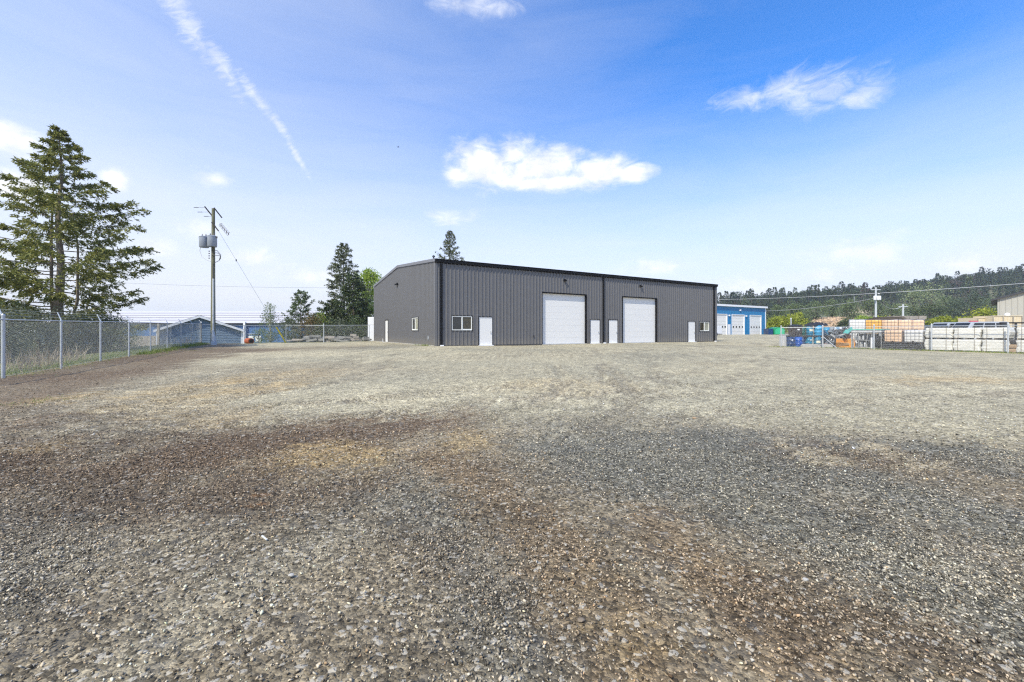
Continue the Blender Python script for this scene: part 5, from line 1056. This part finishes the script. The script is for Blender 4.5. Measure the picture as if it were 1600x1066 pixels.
def treemat(name, attr):
    m = bpy.data.materials.new(name); m.use_nodes = True; Tn = NT(m.node_tree); b = Tn.n['Principled BSDF']; b.inputs['Roughness'].default_value = .75; b.inputs['Specular IOR Level'].default_value = .15
    r_ = Tn.new('ShaderNodeNewGeometry').outputs['Random Per Island']
    if attr: c = Tn.new('ShaderNodeAttribute', attribute_name='tint').outputs['Color']
    else:
        o_ = Tn.new('ShaderNodeObjectInfo').outputs['Random']; c = Tn.mix(o_, (.036, .052, .040), (.062, .080, .048))
    k = Tn.new('ShaderNodeMapRange', {0: r_, 1: 0, 2: 1, 3: .85, 4: 1.15}).outputs[0]
    Tn.l.new(Tn.mix(1.0, c, Tn.new('ShaderNodeCombineColor', {0: k, 1: k, 2: k}).outputs[0], 'MULTIPLY'), b.inputs['Base Color']); return m
r = np.random.default_rng(77); Ps, Ds, Ls, Cs = [], [], [], []; cnt = 0; tm = MB(); ridge_pts = []
while cnt < 1600:
    y = 205+190*r.random()**.8; px = r.uniform(1060, 1720); x = (px-800)/F*y
    if y < 262 and 1270 < px < 1480 and r.random() < .85: continue
    if y < 235 and r.random() < .6: continue
    h = r.uniform(6.5, 12.5)*(1 if y > 250 else .75)*(1.35 if r.random() < .15 else 1); z = float(hill_h(np.array(x), np.array(y))); cnt += 1
    if 1118 < px < 1602 and len(ridge_pts) < 130 and y > 368: ridge_pts.append((x, y, z, h)); continue
    P, D = FV[r.integers(8)]; a = r.uniform(0, 6.28); ca, sa = cos(a), sin(a); w = r.uniform(.8, 1.25)
    Ps.append(np.stack([(P[:, 0]*ca-P[:, 1]*sa)*h*w, (P[:, 0]*sa+P[:, 1]*ca)*h*w, P[:, 2]*h], -1)+np.array([x, y, z])); Ds.append(np.stack([D[:, 0]*ca-D[:, 1]*sa, D[:, 0]*sa+D[:, 1]*ca, D[:, 2]], -1)); Ls.append(np.full(len(P), h*.085))
    q = r.random(); c = np.array((.036, .054, .038))*(1-q)+np.array((.062, .086, .044))*q
    if r.random() < .09: c = np.array((.10, .13, .06))
    if r.random() < .05: c = np.array((.09, .07, .06))
    Cs.append(np.tile(c*r.uniform(.8, 1.2), (len(P)*4, 1))); tm.path([(x, y, z-1), (x, y, z+h*.85)], [h*.009, h*.004], 3, False)
L_ = np.concatenate(Ls); Pa = np.concatenate(Ps); o = blades('forest', Pa, np.concatenate(Ds), L_, L_*.5, treemat('forest_needles', True), None, 5); tint_attr(o, np.concatenate(Cs)); tag(o, 'dense dark conifer forest covering the hill behind the yard', 'forest', kind='stuff')
o = tm.build('forest_trunks', M['bark']); tag(o, 'thin trunks of the conifer forest on the hill', 'tree trunks', kind='stuff')
protos = []; rm_ = treemat('ridge_needles', False)
for k in range(8):
    P, D = FV[k]; me = blades('crown', P, D, .085, .045, rm_, None, k); tk = MB().path([(0, 0, -.12), (0, 0, .9)], [.014, .004], 5).build('trunk', M['barkd']); protos.append((me, tk))
for i, (x, y, z, h) in enumerate(ridge_pts):
    e = thing('ridge_pine', 'dark conifer standing out on the crest of the wooded hill', 'tree', (x, y, z), i*1.7, 'conifers along the hill crest'); e.scale = (h*1.2, h*1.2, h*1.12); c0, t0 = protos[i*5 % 8]
    for s_ in (c0, t0): c = s_.copy(); COL.objects.link(c); c.parent = e
for a, b_ in protos: bpy.data.objects.remove(a); bpy.data.objects.remove(b_)
# rocks on the dirt bank
Vr, Fr = [], []; r = np.random.default_rng(4); ico = np.array([(1, 0, 0), (-1, 0, 0), (0, 1, 0), (0, -1, 0), (0, 0, 1), (0, 0, -1)], float); fi = [(0, 2, 4), (2, 1, 4), (1, 3, 4), (3, 0, 4), (2, 0, 5), (1, 2, 5), (3, 1, 5), (0, 3, 5)]
for i in range(1300):
    px = 1310+r.normal()*30; y = r.uniform(140, 205); x = (px-800)/F*y; s_ = r.uniform(.15, .75); z = float(hill_h(np.array(x), np.array(y))); n = len(Vr)*6
    Vr.append(ico*s_*r.uniform(.6, 1.2, (6, 3))*np.array([1.3, 1, .7])+np.array([x, y, z+.05])); Fr += [tuple(q+n for q in f) for f in fi]
o = npmesh('bank_rocks', np.concatenate(Vr), np.array(Fr), pmat('bank_rock', (.40, .28, .17), .9, 0, .3, .6, island=.5), k=3); tag(o, 'tan and rust rocks strewn over the dirt bank behind the drums', 'rocks', kind='stuff')

# midground trees and bushes before the hill
def hp(px, Z):
    x, y = at(px, Z); return (x, y, float(hill_h(np.array(x), np.array(y))) if Z > 136 else T(x, y))
BUSH = [(1208, 112, 4.6, 3.2, 'yell', 'bright yellow-green bush right beside the blue building corner'), (1222, 118, 4.2, 3.0, 'yell', 'second yellow-green bush from the blue building, behind the green bin'), (1236, 124, 4.6, 3.6, 'yell', 'yellow bush behind the pale lone gate post'), (1249, 128, 5.6, 2.6, 'yell', 'tall narrow yellow-green tree left of the dirt bank'),
    (1256, 150, 5.0, 3.5, 'hillg', 'rounded olive bush at the left foot of the dirt bank'), (1321, 140, 4.4, 3.0, 'dark', 'small dark bush on the dirt bank'), (1345, 135, 5.2, 3.2, 'lime', 'lime green bush left of the far transformer pole'), (1357, 132, 4.8, 2.6, 'lime', 'smaller lime bush touching the far transformer pole'), (1380, 138, 5.2, 4.4, 'yell', 'yellow-lime bush right of the far transformer pole'),
    (1330, 168, 8.0, 5.0, 'hillg', 'dark olive tree behind the lime bush'), (1362, 175, 10, 6.0, 'hillg', 'broad dark green tree behind the far transformer pole'), (1392, 172, 8.5, 6.5, 'hillg', 'broad dull green tree behind the sagging cable'), (1427, 185, 16, 7.5, 'olive', 'pale olive round-crowned tree, left one of the pair on the slope'), (1457, 182, 17, 10.5, 'olive', 'widest pale olive round-crowned tree on the slope'), (1434, 150, 9, 7, 'dark', 'dark spreading cedar below the pale olive pair'), (1452, 142, 9.5, 7.5, 'dark', 'large dark cedar in front of the widest olive tree'),
    (1478, 175, 13, 6, 'hillg', 'medium green tree right of the olive pair'), (1498, 160, 12, 6.5, 'hill', 'dark conifer clump above the parked cars'), (1518, 150, 13, 7, 'hill', 'tall dark conifer clump behind the yellow-leaved tree'), (1544, 165, 12, 6.5, 'hillg', 'green tree between the dark clump and beige building'), (1456, 100, 3.6, 3.2, 'yell', 'yellow bush above the dark blue car'), (1474, 101, 4.0, 3.4, 'yell', 'yellow bush above the silver car'), (1494, 102, 3.9, 2.8, 'yell', 'yellow bush left of the tan container'), (1511, 103, 3.5, 2.6, 'yell', 'low yellow bush close by the tan container'), (1538, 88, 5.6, 3.6, 'yell', 'rounded bright yellow-leaved tree above the tan container'), (1420, 104, 3.4, 3.0, 'yell', 'low yellow bush behind the peach tanks'),
    (1216, 165, 8.5, 5, 'hillg', 'dull green tree above the blue building corner'), (1240, 172, 8.5, 5, 'hillg', 'dull green tree above the yellow bushes'), (1203, 175, 9, 5, 'hill', 'dark tree just right of the blue building roof'), (1275, 190, 8, 6, 'hillg', 'olive tree on the slope above the dirt bank'), (1298, 200, 8, 6, 'hillg', 'spreading olive tree at the top of the dirt bank'), (1566, 150, 11, 6, 'hill', 'dark conifer peeking over the beige building eave'), (1150, 160, 7, 5, 'hillg', 'low olive tree behind the blue building roof'), (1180, 165, 8, 5, 'hillg', 'olive tree behind the right half of the blue roof')]
for i, (px, Z, h, rx, mt, lb) in enumerate(BUSH):
    leafy(lb, hp(px, Z), h, rx*.8, 300+i, mt, lf=.22+.0018*Z, n=2000, z0=.04, clumps=30, tight=.26, name='round_tree' if h > 7 else 'bush', cat='tree' if h > 7 else 'bush', lw=.65)

# ------------------------------------------------------------------ near trees on the left
x, y = at(93, 28); conifer('big ragged fir with several thin trunks behind the left fence', (x, y, T(x, y)-.1), zof(203, 28)-T(x, y)+.2, 5.9, 5, 'fir', prof=([0, .1, .3, .47, .62, .73, .85, .92, 1], [.75, .9, 1, .86, .64, .44, .22, .1, .01]), clear=.10, limbs=92, twigs=40, k=19, bl=.22, bw=.07, up=.34, droop=.10, trunk_r=.30, shape=.72, stems=((-.75, .2, 11.5, .10), (1.5, -.3, 9.5, .08)), ragged=.42, twlen=.15)
x, y = at(537, 60); conifer('tall shaggy dark spruce left of the charcoal building', (x, y, T(x, y)-.3), zof(380, 60)-T(x, y)+.3, 4.3, 8, 'spruce', clear=.0, limbs=120, twigs=26, k=9, bl=.30, bw=.10, up=.28, droop=.08, shape=.62, bark='barkd', name='spruce_tree', ragged=.4)
x, y = at(552, 57); conifer('shorter dense dark fir growing against the tall spruce', (x, y, T(x, y)-.3), zof(428, 57)-T(x, y)+.3, 3.4, 9, 'dark', clear=.0, limbs=90, twigs=24, k=9, bl=.30, bw=.11, up=.2, droop=.1, shape=.5, bark='barkd', name='fir_tree', ragged=.3)
x, y = at(518, 58); conifer('low broad dark fir left of the tall spruce', (x, y, T(x, y)-.3), zof(470, 58)-T(x, y)+.3, 3.0, 10, 'dark', clear=.0, limbs=60, twigs=22, k=9, bl=.30, bw=.11, up=.2, droop=.1, shape=.45, bark='barkd', name='fir_tree')
x, y = at(470, 55); conifer('small bushy pine between the sapling and the tall spruce', (x, y, T(x, y)-.3), zof(455, 55)-T(x, y)+.3, 2.9, 12, 'pine', clear=.05, limbs=60, twigs=20, k=9, bl=.26, bw=.09, up=.5, droop=-.1, shape=.6, bark='barkd', name='pine_tree', ragged=.45)
x, y = at(703, 78); conifer('pointed fir rising behind the roof of the charcoal building', (x, y, T(x, y)-.3), zof(361, 78)-T(x, y)+.3, 7.6, 21, 'spruce', clear=.1, limbs=130, twigs=20, k=9, bl=.34, bw=.13, up=.42, droop=-.02, shape=.95, bark='barkd', ragged=.35)
x, y = at(575, 66); leafy('bright lime-leaved birch between the dark spruce and the charcoal building', (x, y, T(x, y)-.3), zof(418, 66)-T(x, y)+.3, 3.1, 31, 'lime', lf=.26, n=11000, z0=.04, clumps=80, tight=.2, bark='birch', name='birch_tree')
x, y = at(422, 46); leafy('slender pale sapling in front of the back fence beside the yellow guy guard', (x, y, T(x, y)-.1), zof(473, 46)-T(x, y)+.1, 1.15, 33, 'sap', lf=.12, n=2600, z0=.05, clumps=46, tight=.22, bark='birch', name='sapling')
x, y = at(404, 50); leafy('thin green sapling before the navy building wall', (x, y, T(x, y)), 2.6, 1.0, 34, 'sap', lf=.12, n=1000, z0=.05, clumps=26, tight=.24, name='sapling')
SH = [(458, 49.5, 3.3, 2.2, 'hedge', 'grey-green shrub behind the back fence below the pine'), (486, 50, 3.6, 2.2, 'rusty', 'rusty-tinged shrub behind the back fence'), (510, 50, 3.2, 2.2, 'dark', 'dark shrub behind the middle post of the back fence'), (533, 50, 3.0, 2.1, 'hedge', 'grey-green shrub right of the middle fence post'), (556, 50.5, 3.2, 2.1, 'dark', 'dark shrub just left of the white locker'), (497, 56, 4.8, 1.6, 'lime', 'light green shrub between the pine and the tall spruce')]
for i, (px, Z, h, rx, mt, lb) in enumerate(SH): x, y = at(px, Z); leafy(lb, (x, y, T(x, y)-.2), h, rx, 60+i, mt, lf=.15, n=2600, z0=.02, clumps=34, tight=.3, name='shrub', cat='shrub')
SL = [(20, 21, 2.7, 2.0, 'hedge', 'grey-green shrub at the left edge behind the first fence bay'), (60, 24, 2.8, 2.2, 'hedge', 'dense grey shrub behind the first fence bay, under the big fir'), (110, 25.5, 2.7, 2.2, 'hedge', 'grey-green shrub behind the second fence bay'), (150, 27, 2.6, 2.0, 'dark', 'dark shrub behind the third fence post'), (172, 31, 2.6, 2.0, 'hedge', 'green shrub right of the dark one behind the third bay'), (188, 36, 2.6, 1.8, 'sap', 'fresh green bush before the weathered board screen'), (-40, 19, 2.8, 2.4, 'hedge', 'shrub beyond the left edge of the fence'), (128, 33, 3.2, 2.6, 'dark', 'dark thicket shrub below the big fir'), (70, 31, 3.2, 3.0, 'dark', 'wide dark thicket shrub left under the big fir'), (20, 29, 3.2, 3.0, 'dark', 'dark thicket shrub at the far left under the big fir')]
for i, (px, Z, h, rx, mt, lb) in enumerate(SL): x, y = at(px, Z); leafy(lb, (x, y, T(x, y)-.2), h, rx*.8, 80+i, mt, lf=.10, n=3800, z0=.0, clumps=40, tight=.3, name='shrub', cat='shrub')

# ------------------------------------------------------------------ grass, weeds, dry stalks
def tufts(name, label, centers, n, spread, hgt, mat, seed, w=.012):
    r = np.random.default_rng(seed); C = np.array(centers); idx = r.integers(0, len(C), n); P = C[idx][:, :2]+r.normal(size=(n, 2))*C[idx][:, 2:3]*spread
    z = T(P[:, 0], P[:, 1]); D = np.stack([r.normal(size=n)*.4, r.normal(size=n)*.4, np.ones(n)], -1); L = hgt*r.uniform(.4, 1.3, n)
    o = blades(name, np.concatenate([P, z[:, None]-.01], 1), D, L, w*r.uniform(.7, 1.5, n), LM[mat], None, seed); tag(o, label, name.split('_')[0] if name != 'dry_stalks' else 'weeds', kind='stuff'); return o
out = Vector((-.8987, .4386)); cs = []
for s in np.linspace(-3, 29, 120): p = Vector((-15.9, 13.2))+d_.xy*1.0*0+Vector((-.4386, .8987))*s; cs.append((p.x+out.x*2.3, p.y+out.y*2.3, 1.0)); cs.append((p.x+out.x*1.0, p.y+out.y*1.0, .35 if s < 13 else .6))
tufts('grass', 'short green and straw grass along the foot of the left fence', cs, 15000, .7, .11, 'grass', 5, .016)
cs = [(*Vector((-15.9, 13.2)).lerp(Vector((-28.1, 38.2)), t), .5) for t in np.linspace(.42, .98, 50)]
tufts('grass_tufts', 'taller fresh grass tufts on the crest by the far left fence posts', cs, 3600, .7, .2, 'grass', 6, .024)
cs = [(*at(px, Z), .35) for px, Z in ((40, 15.6), (55, 16.5), (110, 19), (122, 19.5), (28, 14.8), (70, 17.4), (262, 35.5), (290, 38))]
tufts('dry_stalks', 'dry brown weed stalks behind the left fence', cs, 620, 1.0, .8, 'dry', 7, .014)
cs = [(*RF(px), .25) for px in np.linspace(1290, 1640, 40)]+[(*at(px, 39.3), .22) for px in np.linspace(1205, 1290, 14)]+[(B0.x-.502*s-.35, B0.y+.864*s-.2, .12) for s in (.3, .8, 1.3, 1.8, 3)]
tufts('weeds', 'sparse green weeds at the foot of the right fence and the building corner', cs, 2600, 1.0, .13, 'grass', 8, .02)
cs = [(*gp(px, py), .35) for px, py in ((95, 622), (60, 628), (250, 556), (300, 548), (330, 546))]
tufts('straw_grass', 'thin straw coloured grass on the bare left part of the yard', cs, 700, .8, .05, 'grass', 9, .008)

# small things lying in the yard
x, y = gp(413, 845); o = MB().cbox((0, 0, .008), .085, .009, .006, R(-40)).build('wood_splinter', M['wrap']); o.location = (x, y, T(x, y)+.012); tag(o, 'small pale splinter lying on the gravel left of centre', 'splinter')
for i, (px, py, w, lb) in enumerate(((985, 737, .06, 'light grey stone lying on the dark gravel right of centre'), (1258, 908, .045, 'pale flat stone on the brown gravel in the lower right'), (455, 901, .045, 'round pale stone on the gravel in the lower left'), (1085, 655, .09, 'tan stone at the upper edge of the dark gravel'), (908, 972, .05, 'brown stone in the gravel near the bottom centre'))):
    x, y = gp(px, py); bm = bmesh.new(); bmesh.ops.create_icosphere(bm, subdivisions=2, radius=w*.32); rr = random.Random(i)
    for v_ in bm.verts: v_.co = Vector((v_.co.x*1.2, v_.co.y*.9, v_.co.z*.6))*rr.uniform(.88, 1.1)
    me = bpy.data.meshes.new('stone'); bm.to_mesh(me); bm.free(); me.materials.append(M['bark'] if 'brown stone' in lb else M['wood'] if 'tan' in lb else M['conc']); o = bpy.data.objects.new('stone', me); COL.objects.link(o); o.location = (x, y, T(x, y)+w*.2); tag(o, lb, 'stone')
# a small bird high in the sky
e = thing('bird', 'tiny dark bird flying left of the large white cloud', 'bird', P3(622, 230, 60), R(30)); MB().path([(-.14, 0, 0), (-.05, 0, .01), (.06, 0, .01), (.16, 0, 0)], [.01, .04, .04, .01], 6).build('body', M['leafb'], e)
for s in (-1, 1): m = MB(); m.quad((-.04, s*.03, .01), (.05, s*.03, .01), (.02, s*.28, .07), (-.03, s*.26, .06)); m.build('wing', M['leafb'], e)

# thin air haze round the whole place
me = MB().box(-1530, -730, -9, 1530, 2240, 105); o = me.build('haze', bpy.data.materials.new('air')); m = o.data.materials[0]; m.use_nodes = True; n = m.node_tree; n.nodes.clear()
ou = n.nodes.new('ShaderNodeOutputMaterial'); vo = n.nodes.new('ShaderNodeVolumePrincipled'); vo.inputs['Color'].default_value = (.86, .92, 1, 1); vo.inputs['Density'].default_value = .0003; n.links.new(vo.outputs[0], ou.inputs['Volume']); tag(o, 'thin pale air haze over the yard and hill', 'haze', kind='stuff')
